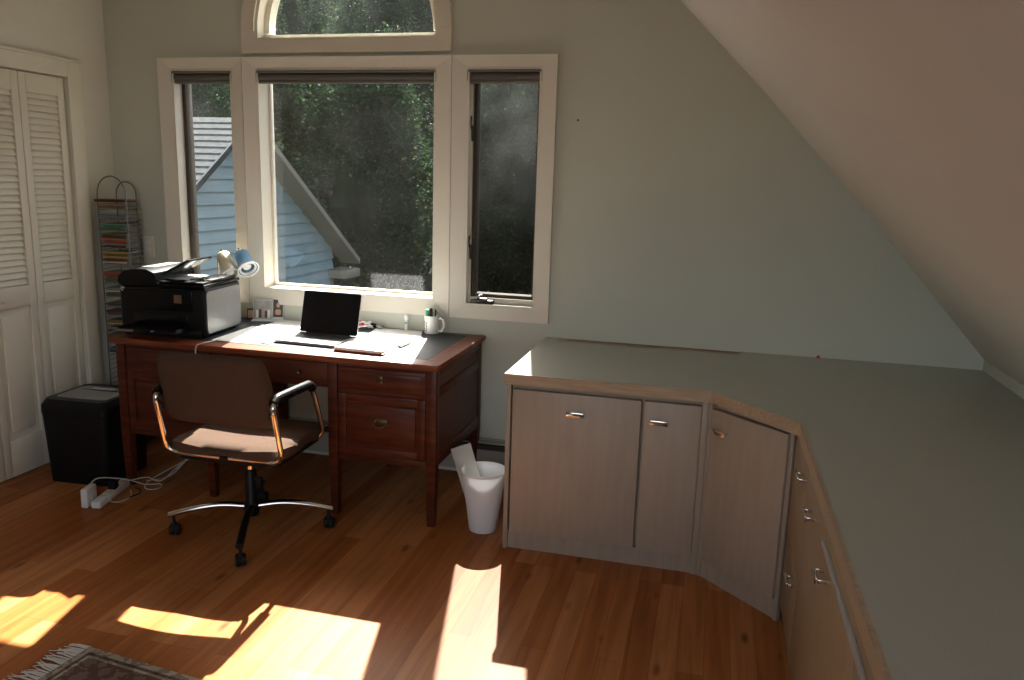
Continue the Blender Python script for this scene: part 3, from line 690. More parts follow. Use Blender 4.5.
m = MB(); m.bx(-.09, .09, -.1, .1, .365, .392, .008); m.tube([(.05, .02, .378), (.2, .02, .37)], .006, 8); m.build('tilt_mechanism', 'black_plastic', ch)
ba = math.atan2(.134, .30)-R(1.5)
for k, RL in enumerate((.345, .345, .345, .345)):
    a = ba+k*math.pi/2; c, s = math.cos(a), math.sin(a)
    pts = smooth_path([(c*.03, s*.03, .128), (c*.13, s*.13, .136), (c*.24, s*.24, .124), (c*RL, s*RL, .098)], 5)
    m = MB(); n_ = Vector((-s, c, 0)); 
    rings = []
    for i, p_ in enumerate(pts):
        w_ = .016; hh = .013
        rings.append([p_+n_*w_*math.cos(t_)+Vector((0, 0, hh*math.sin(t_)*(1.0))) for t_ in [2*math.pi*q/12 for q in range(12)]])
    vs = [[m.bm.verts.new(q) for q in r_] for r_ in rings]
    for r1, r2 in zip(vs, vs[1:]):
        for q in range(12): m.bm.faces.new((r1[q], r1[(q+1) % 12], r2[(q+1) % 12], r2[q]))
    m.bm.faces.new(vs[-1]); m.bm.faces.new(vs[0][::-1])
    leg = m.build('base_leg', 'chrome' if k in (0, 2) else 'black_plastic', ch)
    ex, ey = c*(RL-.02), s*(RL-.02)
    m = MB(); T = Matrix.Translation((ex, ey, 0)) @ Matrix.Rotation(R(8+9*k), 4, 'Z')
    for q in (-1, 1):
        m.lathe([(.0, -.009), (.02, -.009), (.0255, -.005), (.0255, .005), (.02, .009), (.0, .009)], 18, M4=T @ Matrix.Translation((q*.012, .012, .0265)) @ Matrix.Rotation(R(90), 4, 'Y'))
    m.bx(-.006, .006, -.012, .026, .022, .058, .004, M4=T); m.tube([T @ Vector((0, 0, .05)), T @ Vector((0, 0, .105))], .0065, 8)
    m.build('castor', 'dark_rubber', leg)

# ------------------------------------------------------------------ printer
pr = thing('printer', (-1.521, -.463, DZ+.0014), 'black all in one printer with grey side on the left of the desk', 'printer', rotz=.093)
hw, hd = .225, .172
m = MB(); m.bx(-hw, hw, -hd, hd, .006, .238, .014, seg=3); m.bx(-hw+.02, hw-.02, -hd+.02, hd-.02, 0, .01)
m.build('printer_body', 'black_plastic', pr)
m = MB(); m.prism(rrect(.325, .205, .02, cx=.0, cy=.121), 0, .002, M4=Matrix(((0, 0, 1, hw-.0005), (1, 0, 0, 0), (0, 1, 0, 0), (0, 0, 0, 1)))); s_ = m.build('side_panel', 'printer_side', pr); s_['label'] = 'grey side panel'
m = MB(); m.tube([(hw+.0015, .0, .05), (hw+.0015, .002, .14), (hw+.0015, .02, .18), (hw+.0015, .09, .19)], .0015, 6); m.build('panel_seam', 'grey_plastic', s_)
# scanner lid and the document feeder on the left half
m = MB(); m.bx(-hw, hw, -hd-.004, hd, .240, .258, .008); m.build('scanner_lid', 'gloss_black', pr)
m = MB(); prof = [(-hw-.002, .256), (-hw+.003, .282), (-hw+.03, .306), (-hw+.08, .320), (-hw+.15, .321), (-hw+.19, .305), (-hw+.2, .28), (-hw+.2, .256)]
m.prism(prof, -.165, hd+.002, M4=XZ); m.build('document_feeder', 'gloss_black', pr, smooth=40)
m = MB(); m.prism([(-hw+.028, .3045), (-hw+.03, .3085), (-hw+.08, .3228), (-hw+.150, .3238), (-hw+.150, .318), (-hw+.08, .317)], -.13, .10, M4=XZ); c_ = m.build('feeder_cover', 'grey_plastic', pr, smooth=40); c_['label'] = 'grey feeder cover'
m = MB(); m.bx(-.02, .12, -.10, .12, .262, .2665, .001, M4=Matrix.Rotation(R(0), 4, 'Y')); o_ = m.build('output_paper', 'paper', pr); o_['label'] = 'white sheet on the lid'
m = MB(); T = Matrix.Translation((-.04, .0, .290)) @ Matrix.Rotation(R(-27), 4, 'Y'); m.bx(0, .16, -.10, .12, -.006, .006, .004, M4=T); m.build('paper_support', 'gloss_black', pr)
m = MB(); m.bx(-.015, .215, -.17, -.09, .2585, .268, .003); m.bx(.10, .215, -.09, .15, .2585, .272, .004); m.build('feeder_tray', 'gloss_black', pr)
# front: panel, display, slot, emblem, tray
m = MB(); m.bx(-hw+.025, .16, -hd-.006, -hd+.004, .125, .225, .006); f_ = m.build('control_panel', 'gloss_black', pr)
m = MB(); m.bx(.065, .105, -hd-.008, -hd-.005, .165, .205, .002); q_ = m.build('display', 'case_brown', f_); q_['label'] = 'small square display'
m = MB(); m.lathe([(.0, .0015), (.0105, .0015), (.0115, 0)], 20, M4=dirmat((-hw+.022, -hd-.002, .223), (0, -1, 0)))
e_ = m.build('emblem', 'silver', pr); e_['label'] = 'small round silver emblem'
m = MB(); T = Matrix.Translation((-hw+.022, -hd-.0038, .223))
for bx_, lean in ((-.0035, .0), (.003, .0)):
    m.bx(bx_-.0008, bx_+.0008, -.0004, .0004, -.0055, .0055, M4=T @ Matrix.Rotation(R(15), 4, 'Y'))
    m.bx(bx_+.0012, bx_+.0030, -.0004, .0004, .0008, .0022, M4=T)
m.build('emblem_letters', 'gloss_black', e_)
m = MB(); m.bx(-.15, .13, -hd-.003, -hd+.02, .045, .11, .004); m.build('tray_slot', 'screen', pr)
m = MB(); m.bx(-.16, .14, -hd-.13, -hd+.01, .036, .046, .004); m.bx(-.16, -.15, -hd-.12, -hd, .045, .058, .002); m.bx(.13, .14, -hd-.12, -hd, .045, .058, .002)
t_ = m.build('paper_tray', 'black_plastic', pr)
m = MB(); m.bx(-.16, .03, -hd-.155, -hd-.12, .045, .051, .002); m.build('tray_extension', 'grey_plastic', t_)
m = MB(); m.bx(-.05, .03, -hd-.165, -hd-.15, .036, .062, .003); m.build('tray_stop', 'gloss_black', t_)
m = MB(); m.bx(-.20, .20, -hd-.01, -hd+.01, .0, .034, .004); m.build('paper_drawer', 'black_plastic', pr)

# ------------------------------------------------------------------ desk lamp behind the printer
lp = thing('desk_lamp', (-1.545, -.105, DZ), 'two headed desk lamp with a beige and a blue bell shade behind the printer', 'lamp')
m = MB(); m.lathe([(.0, 0), (.075, 0), (.078, .006), (.07, .016), (.02, .024), (.012, .03)], 28); m.build('lamp_base', 'beige_enamel', lp)
O = Vector((-1.545, -.105, DZ))
def head(cap, mouth, mat, label, stem):
    cap, mouth = Vector(cap)-O, Vector(mouth)-O; d = (mouth-cap); Ln = d.length; T = dirmat(cap, d)
    m = MB(); m.tube(smooth_path([Vector(p)-O if i else Vector((0, 0, .02)) for i, p in enumerate(stem)] , 6), .0065, 10); m.build('gooseneck', 'beige_enamel' if mat != 'blue_enamel' else 'white_enamel', lp)
    m = MB(); pr_ = [(.004, -.004), (.026, .0), (.036, .012), (.038, .05*Ln/.12), (.040, .6*Ln), (.05, .9*Ln), (.057, Ln)]
    m.lathe(pr_, 28, M4=T); m.lathe([(r-.003, z+.002) for r, z in pr_], 28, M4=T); sh = m.build('lamp_shade', mat, lp, smooth=50, fix=False); sh['label'] = label
    m = MB(); m.lathe([(.054, Ln-.001), (.0585, Ln+.001), (.0585, Ln+.005), (.052, Ln+.006), (.050, Ln)], 28, M4=T); m.build('shade_rim', 'white_enamel', sh)
    m = MB(); m.lathe([(.041, Ln-.006), (.046, Ln-.001), (.040, Ln+.001), (.037, Ln-.01)], 28, M4=T); m.lathe([(.0, Ln*.92), (.02, Ln*.9), (.028, Ln*.75), (.022, Ln*.5), (.012, Ln*.35)], 20, M4=T); m.build('bulb', 'white_enamel', sh)
    m = MB(); m.lathe([(.0, -.030), (.004, -.029), (.005, -.004)], 10, M4=T); m.build('switch_knob', 'gloss_black', sh)
head((-1.522, -.105, 1.115), (-1.435, -.165, 1.012), 'beige_enamel', 'beige bell shade', [(0, 0, 0), (-1.56, -.09, .95), (-1.565, -.085, 1.08), (-1.522, -.105, 1.115)])
head((-1.418, -.10, 1.128), (-1.338, -.155, 1.048), 'blue_enamel', 'blue bell shade', [(0, 0, 0), (-1.48, -.085, .95), (-1.45, -.075, 1.08), (-1.42, -.095, 1.12)])

# ------------------------------------------------------------------ laptop
lt = thing('laptop', (-.78, -.475, DZ+.0035), 'open silver laptop with a black screen in the middle of the desk', 'laptop', rotz=R(-3.5))
m = MB(); m.prism(rrect(.322, .226, .012), 0.001, .013); m.build('laptop_base', 'base_metal', lt)
m = MB(); m.prism(rrect(.285, .105, .006, cy=.045), .0128, .0136); kb = m.build('keyboard', 'keys', lt)
m = MB()
for r_ in range(5):
    for c_ in range(14): m.bx(-.136+c_*.0196, -.136+c_*.0196+.0168, .002+r_*.019, .002+r_*.019+.0155, .0134, .0146)
m.build('keycaps', 'keys', kb, smooth=0)
m = MB(); m.prism(rrect(.10, .068, .004, cy=-.065), .0128, .0133); m.build('trackpad', 'silver', lt)
m = MB(); m.tube([(-.12, .112, .012), (.12, .112, .012)], .006, 10); m.build('hinge', 'keys', lt)
LT = Matrix.Translation((0, .112, .013)) @ Matrix.Rotation(R(90-15), 4, 'X')
m = MB(); m.prism(rrect(.322, .207, .010, cy=.1055), -.0035, .0005, M4=LT); lid = m.build('lid', 'silver', lt)
m = MB(); m.prism(rrect(.318, .203, .009, cy=.1055), .0004, .0012, M4=LT); sc_ = m.build('screen', 'screen', lid); sc_['label'] = 'black glossy screen'
m = MB()        # emblem on the back of the lid: a bitten apple with a leaf
ap = []
for k in range(40):
    t_ = 2*math.pi*k/40; r_ = .0165*(1-.13*math.cos(2*t_)*0-.10*(abs(math.sin(t_))**6 if math.sin(t_) > 0 else .5*abs(math.sin(t_))**8))
    x, y = r_*math.cos(t_)*1.02, r_*math.sin(t_)
    bd = math.hypot(x-.0215, y-.003)
    if bd < .0095: x = .0215-.0095*abs((x-.0215)/bd) if True else x
    ap.append((x, y+.108))
m.prism(ap, -.0042, -.0034, M4=LT); m.prism([(.001, .1265), (.0035, .1325), (.0085, .1345), (.006, .129)], -.0042, -.0034, M4=LT)
em = m.build('lid_emblem', 'white_plastic', lid); em['label'] = 'white apple shaped emblem on the lid back'

# ------------------------------------------------------------------ papers, book and small things on the desk
def sheet(name, corners, z, label, group='loose papers on the desk', th=.0012, mat='paper', lift=.0):
    cxy = (sum(c[0] for c in corners)/4, sum(c[1] for c in corners)/4)
    m = MB(); g = m.bm; n = 8; vt, vb = [], []
    for i in range(n+1):
        a, b = [], []
        for j in range(n+1):
            u, v = i/n, j/n
            x = (corners[0][0]*(1-u)+corners[1][0]*u)*(1-v)+(corners[3][0]*(1-u)+corners[2][0]*u)*v - cxy[0]
            y = (corners[0][1]*(1-u)+corners[1][1]*u)*(1-v)+(corners[3][1]*(1-u)+corners[2][1]*u)*v - cxy[1]
            zz = lift*(abs(2*u-1)**3)*(abs(2*v-1)**3)
            a.append(g.verts.new((x, y, zz+th))); b.append(g.verts.new((x, y, zz)))
        vt.append(a); vb.append(b)
    for i in range(n):
        for j in range(n):
            g.faces.new((vt[i][j], vt[i+1][j], vt[i+1][j+1], vt[i][j+1])); g.faces.new((vb[i][j], vb[i][j+1], vb[i+1][j+1], vb[i+1][j]))
    for i in range(n):
        g.faces.new((vt[i][0], vb[i][0], vb[i+1][0], vt[i+1][0])); g.faces.new((vt[i][n], vt[i+1][n], vb[i+1][n], vb[i][n]))
        g.faces.new((vt[0][i], vt[0][i+1], vb[0][i+1], vb[0][i])); g.faces.new((vt[n][i], vb[n][i], vb[n][i+1], vt[n][i+1]))
    return tag(m.build(name, mat, loc=(cxy[0], cxy[1], z), smooth=60), label, 'paper', group)
Z0 = DZ+.0013
sheet('paper_sheet', [(-1.245, -.632), (-1.0, -.638), (-1.065, -.30), (-1.265, -.25)], Z0, 'white paper sheet nearest the printer at the front of the desk')
sheet('paper_sheet', [(-1.20, -.28), (-.985, -.32), (-1.03, -.04), (-1.23, -.03)], Z0+.0014, 'white paper sheet behind the laptop in front of the photo stand')
sheet('paper_sheet', [(-.99, -.615), (-.945, -.62), (-.96, -.36), (-1.02, -.33)], Z0+.0028, 'white paper strip tucked left of the laptop')
sheet('paper_sheet', [(-.60, -.33), (-.31, -.32), (-.40, -.035), (-.655, -.05)], Z0, 'white sheet added for sun glare at the back of the desk')  # stands for sun glare on the leather, right edge along the sun boundary
sheet('paper_sheet', [(-.53, -.640), (-.235, -.632), (-.295, -.345), (-.60, -.36)], Z0+.0014, 'white sheet added for sun glare under the book at the front of the desk')  # front half of the added glare, cut along the same sun boundary
bk = thing('book', (-.468, -.50, DZ+.004), 'thin magazine with a dark lower edge right of the laptop', 'book', rotz=R(-4))
m = MB(); m.bx(-.125, .125, -.155, .155, 0, .005, .001); m.build('lower_cover', 'cherry_top', bk)
m = MB(); m.bx(-.120, .118, -.150, .15, .005, .016); m.build('page_block', 'paper', bk)
m = MB(); m.bx(-.122, .118, -.148, .15, .0161, .0175, .0005); uc = m.build('upper_cover', 'white_plastic', bk)
for x, w, mm in ((-.07, .012, 'gold_sticker'), (-.05, .03, 'violet_ink'), (.0, .02, 'violet_ink'), (.05, .02, 'violet_ink')):
    m = MB(); m.bx(x, x+w, -.115, -.100, .0174, .0179); m.build('cover_print', mm, uc)
m = MB(); m.bx(.118, .132, .02, .14, .005, .013, .001); m.build('bookmark', 'grey_plastic', bk)

o = thing('photo_stand', (-1.29, -.075, DZ), 'small acrylic photo stand with two photographs by the window', 'photo stand', rotz=R(18))
m = MB(); m.bx(-.075, .085, -.03, .035, 0, .006, .002); m.build('stand_base', 'white_plastic', o)
T = Matrix.Translation((0, .012, .006)) @ Matrix.Rotation(R(-14), 4, 'X')
m = MB(); m.bx(-.075, .03, .002, .007, 0, .108, .002, M4=T); m.bx(.032, .088, .004, .009, .0, .112, .002, M4=T); m.build('stand_back', 'photo_white', o)
m = MB(); m.use('photo_grey'); m.bx(-.072, .027, -.0005, .002, .003, .103, M4=T)
for px_, hh, body in ((-.052, .058, 'photo_white'), (-.036, .062, 'photo_dark'), (-.018, .05, 'photo_skin'), (-.004, .055, 'photo_dark'), (.010, .06, 'photo_white')):
    m.use(body); m.prism(rrect(.014, hh-.016, .004, cx=px_, cy=.008+(hh-.016)/2), .0005, .0014, M4=T @ XZ); m.use('photo_skin'); m.prism([(px_+.005*math.cos(q*.785), hh+.002+.006*math.sin(q*.785)) for q in range(8)], .0005, .0014, M4=T @ XZ)
q_ = m.build('group_photo', None, o); q_['label'] = 'pale photograph of a standing group'
T2 = T
m = MB(); m.use('photo_dark'); m.bx(.035, .085, .001, .004, .013, .108, M4=T2); m.use('photo_skin'); m.prism([(.060+.010*math.cos(q*.52), .078+.014*math.sin(q*.52)) for q in range(12)], -.0008, .0, M4=T2 @ XZ); m.prism(rrect(.03, .03, .008, cx=.060, cy=.04), -.0008, .0, M4=T2 @ XZ)
q_ = m.build('portrait_photo', None, o); q_['label'] = 'dark photograph of one person'
o = thing('desk_photo', (-1.385, -.07, DZ), 'tiny dark photo frame between the printer and the photo stand', 'photo frame', rotz=R(15))
T = Matrix.Rotation(R(-12), 4, 'X')
m = MB(); frame_pts = None; m.bx(-.026, .026, 0, .006, 0, .06, .002, M4=T); m.bx(-.006, .006, .004, .03, 0, .005, .001); m.build('frame', 'cherry', o)
m = MB(); m.use('photo_skin'); m.bx(-.02, .02, -.0006, .001, .008, .052, M4=T); m.build('photo', None, o)

o = thing('mug', (-.336, -.070, DZ+.0012), 'white mug full of pens at the back right of the desk', 'mug')
prof = [(.0, 0), (.034, 0), (.038, .004), (.0395, .09), (.0385, .0945), (.036, .09), (.034, .008), (.0, .006)]
m = MB(); m.lathe(prof, 28); mg = m.build('mug_body', 'white_enamel', o, smooth=50)
m = MB(); m.tube(smooth_path([(.037, -.004, .078), (.058, -.006, .080), (.07, -.008, .05), (.058, -.006, .018), (.038, -.004, .016)], 6), .0055, 10); m.build('mug_handle', 'white_enamel', o)
m = MB()
for k, a in enumerate((212, 220, 228, 244, 250)):
    t_ = R(a); T = Matrix.Translation((.0392*math.cos(t_), .0392*math.sin(t_), .03)) @ Matrix.Rotation(t_, 4, 'Z')
    for q in range(5):
        if (k+q) % 3 != 1: m.bx(-.0004, .0004, -.0022, .0022, q*.011-.015, q*.011-.008, M4=T)
q_ = m.build('mug_print', 'ink', mg); q_['label'] = 'dark printed lettering on the mug'
pens = [((-.012, -.012), (-.022, -.012, .125), .008, 'green_plastic', 'thick green marker standing in the white mug'), ((.0, .0), (-.006, .006, .130), .007, 'gloss_black', 'thick black marker standing in the white mug'), ((.010, .012), (.012, .022, .122), .0045, 'gloss_black', 'thin black pen at the back of the white mug'),
        ((.014, -.008), (.024, -.010, .126), .004, 'bronze_dark', 'brown pencil leaning right in the white mug'), ((.008, -.016), (.012, -.022, .118), .004, 'ink', 'dark grey pen at the front of the white mug'), ((-.014, .012), (-.02, .02, .12), .004, 'red_plastic', 'red pen at the back of the white mug')]
for (bx_, by_), tip, r_, mm, lab in pens:
    b_ = Vector((bx_, by_, .0075)); t_ = Vector(tip); d_ = t_-b_
    p_ = thing('pen', (-.336+bx_, -.070+by_, DZ+.0012+.0085), lab, 'pen', 'pens in the mug')
    m = MB(); m.tube([d_*0, d_*.62], r_*.9, 10); m.build('pen_barrel', 'white_plastic' if mm == 'green_plastic' else mm, p_)
    m = MB(); m.tube([d_*.62, d_*.985, d_*1.0], [r_, r_, r_*.6], 10); m.build('pen_cap', mm, p_)
o = thing('glue_stick', (-.485, -.045, Z0+.0015), 'small clear tube with a white cap standing left of the mug', 'glue stick')
m = MB(); m.lathe([(.0, 0), (.012, 0), (.0125, .004), (.0105, .006), (.0105, .058), (.0, .058)], 18); m.build('tube', 'clear_vial', o)
m = MB(); m.lathe([(.0118, .056), (.0125, .058), (.0125, .078), (.011, .081), (.0, .081)], 18); m.build('cap', 'white_plastic', o)
m = MB(); m.bx(-.006, .006, -.0115, -.0100, .036, .043, .0005); m.build('tube_label', 'ink', o)
o = thing('marker', (-.655, -.05, Z0+.0125), 'short black marker lying near the window behind the white paper', 'marker')
d_ = Vector((.075, -.045, 0)).normalized()
m = MB(); m.tube([-d_*.045, d_*.02], .011, 12); m.build('marker_barrel', 'gloss_black', o)
m = MB(); m.tube([d_*.02, d_*.05, d_*.053], [.012, .012, .008], 12); m.build('marker_cap', 'grey_plastic', o)
m = MB(); random.seed(3)
pts = []
for k in range(26):
    a = k*1.05; rr = .02+.028*random.random(); pts.append((rr*math.cos(a)*1.25, rr*math.sin(a)*.8, .004+.052*random.random()*(1-.6*rr/.06)+.001*(k % 3)))
m.use('white_plastic'); m.tube(smooth_path(pts, 6), .0035, 8)
m.use('red_plastic'); m.tube(smooth_path([(x*.9-.015, y*.9-.006, z*.9+.008) for x, y, z in pts[4:18]], 6), .003, 8)
tag(m.build('cable_bundle', None, loc=(-.715, -.085, Z0)), 'tangle of white and red earphone cable behind the laptop', 'cable')
m = MB(); m.tube(smooth_path([(-1.22, -.60, DZ+.004), (-1.215, -.66, DZ+.0045), (-1.225, -.73, DZ+.004), (-1.24, -.7515, DZ-.003), (-1.245, -.757, DZ-.04), (-1.24, -.756, DZ-.16), (-1.25, -.757, DZ-.24)], 8), .003, 8)
tag(m.build('charging_cable', 'cable'), 'pale cable hanging over the front edge of the desk by the printer', 'cable')

# ------------------------------------------------------------------ wire rack of disc cases in the corner
RX, RY = -2.132, -.135
rk = thing('disc_rack', (RX, RY, 0), 'tall wire tower rack with looped top in the left corner', 'rack', rotz=R(8))
hw, hd = .082, .068
m = MB()
for y in (-hd, hd):
    top_r = .058 if y > 0 else hw
    xo = .0
    m.tube([(xo-top_r, y, .012)] + [(xo-top_r, y, 1.41)] + [(xo-top_r*math.cos(math.pi*k/14), y, 1.41+(.07 if y > 0 else .10)*math.sin(math.pi*k/14)) for k in range(1, 14)] + [(xo+top_r, y, 1.41), (xo+top_r, y, .012)], .0036, 8)
m.build('hoop_frame', 'wire', rk)
m = MB(); z = .06
while z < 1.40:
    for s in (-1, 1): m.tube([(s*hw, -hd-.004, z), (s*hw, hd, z)], .0016, 6)
    m.tube([(-hw, hd, z), (hw, hd, z)], .0016, 6)
    z += .0135*2
m.build('shelf_wires', 'wire', rk, smooth=60)
m = MB(); m.bx(-hw-.012, hw+.012, -hd-.012, hd+.012, 0, .012, .003); m.build('foot_plate', 'wire', rk)
m = MB(); m.bx(-hw-.016, hw-.012, -hd-.008, hd-.02, 1.372, 1.386, .002); t_ = m.build('top_plate', 'cherry', rk)
cc = {'tan': (.30, .17, .08), 'blue': (.08, .17, .24), 'mauve': (.22, .12, .11), 'teal': (.07, .2, .17), 'dark green': (.04, .12, .05), 'olive': (.11, .10, .03), 'black': (.015, .014, .013), 'orange': (.45, .12, .03), 'red': (.38, .04, .03), 'grey': (.20, .19, .17), 'mustard': (.42, .27, .05), 'dark red': (.14, .02, .015), 'pale grey': (.42, .41, .37), 'brown': (.13, .07, .035)}
for k_, v_ in cc.items():
    if 'case_'+k_ not in MATS: M('case_'+k_.replace(' ', '_'), v_, .3)
M('case_clear', (.16, .16, .15), .2)
seq = [(1.358, 'tan'), (1.345, 'brown'), (1.292, 'blue'), (1.279, 'mauve'), (1.252, 'teal'), (1.239, 'dark green'), (1.226, 'dark green'), (1.198, 'olive'), (1.185, 'black'), (1.172, 'orange'), (1.159, 'red'), (1.146, 'grey'), (1.132, 'black'), (1.100, 'mustard'), (1.087, 'olive'), (1.074, 'mustard'), (1.061, 'dark red'), (1.047, 'pale grey'), (1.033, 'grey'), (.988, 'red'), (.975, 'olive'), (.962, 'red'), (.949, 'olive'), (.936, 'teal'), (.900, 'grey'), (.887, 'pale grey'), (.874, 'dark green'), (.861, 'brown'), (.815, 'black'), (.802, 'grey'), (.775, 'black'), (.762, 'dark red'), (.749, 'grey'), (.72, 'olive'), (.707, 'mustard'), (.68, 'grey'), (.667, 'black'), (.64, 'olive'), (.627, 'grey'), (.60, 'brown'), (.587, 'pale grey'), (.56, 'teal'), (.547, 'black')]
words = ['topmost', 'second', 'third', 'fourth', 'fifth', 'sixth', 'seventh', 'eighth']
count = {}; proto = None
for i, (z, c) in enumerate(seq):
    k = count.get(c, 0); count[c] = k+1
    tot = sum(1 for q in seq if q[1] == c)
    lab = ('only %s disc case in the wire rack' % c) if tot == 1 else '%s %s disc case from the top of the wire rack' % (words[k], c)
    r_ = thing('disc_case', (RX+random.uniform(-.003, .003), RY-.010+random.uniform(-.004, .004), z-.0055), lab, 'disc case', 'disc cases in the wire rack', rotz=R(8))
    m = MB(); m.bx(-.071, .071, -.0625, .0625, 0, .0105, .001); b_ = m.build('case_body', 'case_clear', r_)
    m = MB(); m.bx(-.0705, .0705, -.0640, -.0622, .0008, .0100, .0004); s_ = m.build('spine_insert', 'case_'+c.replace(' ', '_'), r_)

# ------------------------------------------------------------------ shredder, power strip, cables, bin, rug
sh = thing('paper_shredder', (-1.95, -.615, 0), 'black bin shaped paper shredder with grey top left of the desk', 'shredder', rotz=R(3))
def tapered(m, w0, d0, w1, d1, z0, z1, r=.035, n=5, yo=0):
    a = rrect(w0, d0, r, n); b = rrect(w1, d1, r, n); k = len(a)
    m._add([(x, y+yo, z0) for x, y in a] + [(x, y, z1) for x, y in b], [list(range(k))[::-1], list(range(k, 2*k))] + [(i, (i+1) % k, k+(i+1) % k, k+i) for i in range(k)])
m = MB(); tapered(m, .335, .325, .37, .345, 0, .355); m.build('shredder_bin', 'black_plastic', sh)
m = MB(); tapered(m, .375, .35, .372, .348, .358, .395); tapered(m, .372, .348, .335, .315, .395, .428); hd_ = m.build('shredder_head', 'black_plastic', sh)
m = MB(); tapered(m, .285, .225, .275, .215, .427, .431, r=.03); tp = m.build('top_panel', 'grey_plastic', hd_); tp['label'] = 'grey top panel'
m = MB(); m.bx(-.10, .10, .035, .045, .430, .4325); m.build('feed_slot', 'screen', tp)
m = MB(); m.bx(-.06, .06, .055, .075, .430, .436, .002); m.build('switch', 'silver', tp)
m = MB(); m.bx(.06, .11, -.163, -.155, .08, .088, .002, M4=Matrix.Rotation(R(-3), 4, 'X')); q_ = m.build('badge', 'silver', sh)

ps = thing('power_strip', (-1.672, -.866, 0), 'white power strip on the floor in front of the black shredder', 'power strip', rotz=R(14))
m = MB(); m.bx(-.024, .024, -.145, .145, 0.001, .036, .008); m.build('strip_housing', 'white_plastic', ps)
for k in range(5):
    m = MB(); m.prism(rrect(.026, .03, .006, cy=-.07+k*.044), .0355, .0375); m.build('socket', 'cable', ps)
ad = thing('power_adapter', (-1.652, -.968, 0), 'white square power adapter at the near end of the power strip', 'power adapter', rotz=R(14))
m = MB(); m.bx(-.062, -.027, -.045, .045, .002, .095, .01); m.build('adapter_body', 'white_plastic', ad)
m = MB(); m.bx(-.029, -.0245, -.012, .012, .03, .055, .002); m.build('adapter_plug', 'white_plastic', ad)
ad = thing('power_plug', (-1.671, -.85, .0378), 'black plug seated in the middle of the white power strip', 'plug', rotz=R(14))
m = MB(); m.bx(-.018, .018, -.02, .02, 0, .04, .006); m.build('plug_body', 'black_plastic', ad)
def cable(pts, label, r=.0028, mat='cable', group='cables on the floor by the power strip'):
    m = MB(); m.tube(smooth_path(pts, 8), r, 8); tag(m.build('cable', mat), label, 'cable', group)
z = .004
cable([(-1.696, -.968, .0985), (-1.69, -.93, .115), (-1.68, -.86, .095), (-1.64, -.78, .06), (-1.60, -.72, .02), (-1.56, -.66, z), (-1.53, -.69, z), (-1.545, -.735, z), (-1.60, -.72, z), (-1.64, -.62, z), (-1.60, -.45, z+.03), (-1.48, -.30, .10)], 'long white cable looping from the power adapter under the desk')
cable([(-1.66, -.74, .042), (-1.63, -.66, .03), (-1.585, -.62, z), (-1.56, -.50, .05), (-1.47, -.40, .14), (-1.44, -.36, .22), (-1.50, -.30, .2), (-1.58, -.52, .012), (-1.64, -.66, .012)], 'white cable doubled back in a long bend behind the chair')
cable([(-1.655, -.89, .041), (-1.62, -.93, .012), (-1.585, -.90, z), (-1.59, -.83, z), (-1.625, -.79, .012)], 'short white cable coiled in front of the power strip')
cable([(-1.625, -.76, .015), (-1.585, -.77, z+.006), (-1.565, -.81, z+.004), (-1.575, -.86, z+.006)], 'short black cable beside the power strip', .003, 'dark_rubber')
cable([(-1.62, -.45, z), (-1.61, -.36, .04), (-1.62, -.30, .13), (-1.60, -.26, .25)], 'thin white cable hanging upright behind the desk leg', .0025)

bn = thing('waste_bin', (.128, -.652, 0), 'white plastic waste bin between the desk and the cabinets', 'bin')
prof = [(.0, .004), (.057, .004), (.060, 0), (.062, .003), (.0985, .275), (.104, .277), (.104, .284), (.0995, .286), (.096, .278), (.0595, .008), (.0, .008)]
m = MB(); m.lathe([(.0, 0), (.061, 0), (.063, .006), (.0985, .272)], 40); m.build('bin_body', 'bin_plastic', bn, smooth=50)
m = MB(); m.lathe([(.0975, .270), (.1035, .272), (.1045, .279), (.101, .283), (.097, .279), (.0975, .270)], 40); m.build('bin_rim', 'white_plastic', bn, smooth=50)
m = MB(); T = Matrix.Translation((.08, -.655, .185)) @ Matrix.Rotation(R(-24), 4, 'Y') @ Matrix.Rotation(R(-14), 4, 'X') @ Matrix.Rotation(R(8), 4, 'Z')
m.bx(-.048, .048, -.002, .002, -.115, .20, .0008, M4=T); tag(m.build('cardboard_strip', 'card'), 'white card flap leaning out of the waste bin', 'card')

RA = R(-6); rcx, rcy = -.84, -1.934
L_, W_ = 1.9, 1.25
ux = Vector((math.cos(RA), math.sin(RA), 0)); uy = Vector((-math.sin(RA), math.cos(RA), 0))
rc = Vector((rcx, rcy, 0))+ux*(L_/2)-uy*(W_/2)
rg = thing('rug', rc, 'patterned brown and cream oriental rug with fringed end in the lower left', 'rug', rotz=RA)
MATS['rug'] = rug_material(L_/2, W_/2)
m = MB(); m.bx(-L_/2, L_/2, -W_/2, W_/2, .001, .009, .003); m.build('rug_pile', 'rug', rg)
m = MB(); random.seed(5)
for s in (-1, 1):
    y = -W_/2+.004
    while y < W_/2:
        l1 = random.uniform(.07, .11); dy = random.uniform(-.02, .02)
        for q in range(2):
            yy = y+q*.003; m.tube([(s*(L_/2-.004), yy, .006), (s*(L_/2+l1*.5), yy+dy*.3, .006), (s*(L_/2+l1), yy+dy+random.uniform(-.01, .01), .003)], [.0022, .002, .0012], 4)
        y += .0095
f_ = m.build('fringe', 'cotton', rg, smooth=60); f_['label'] = 'pale cotton fringe'; f_['kind'] = 'stuff'

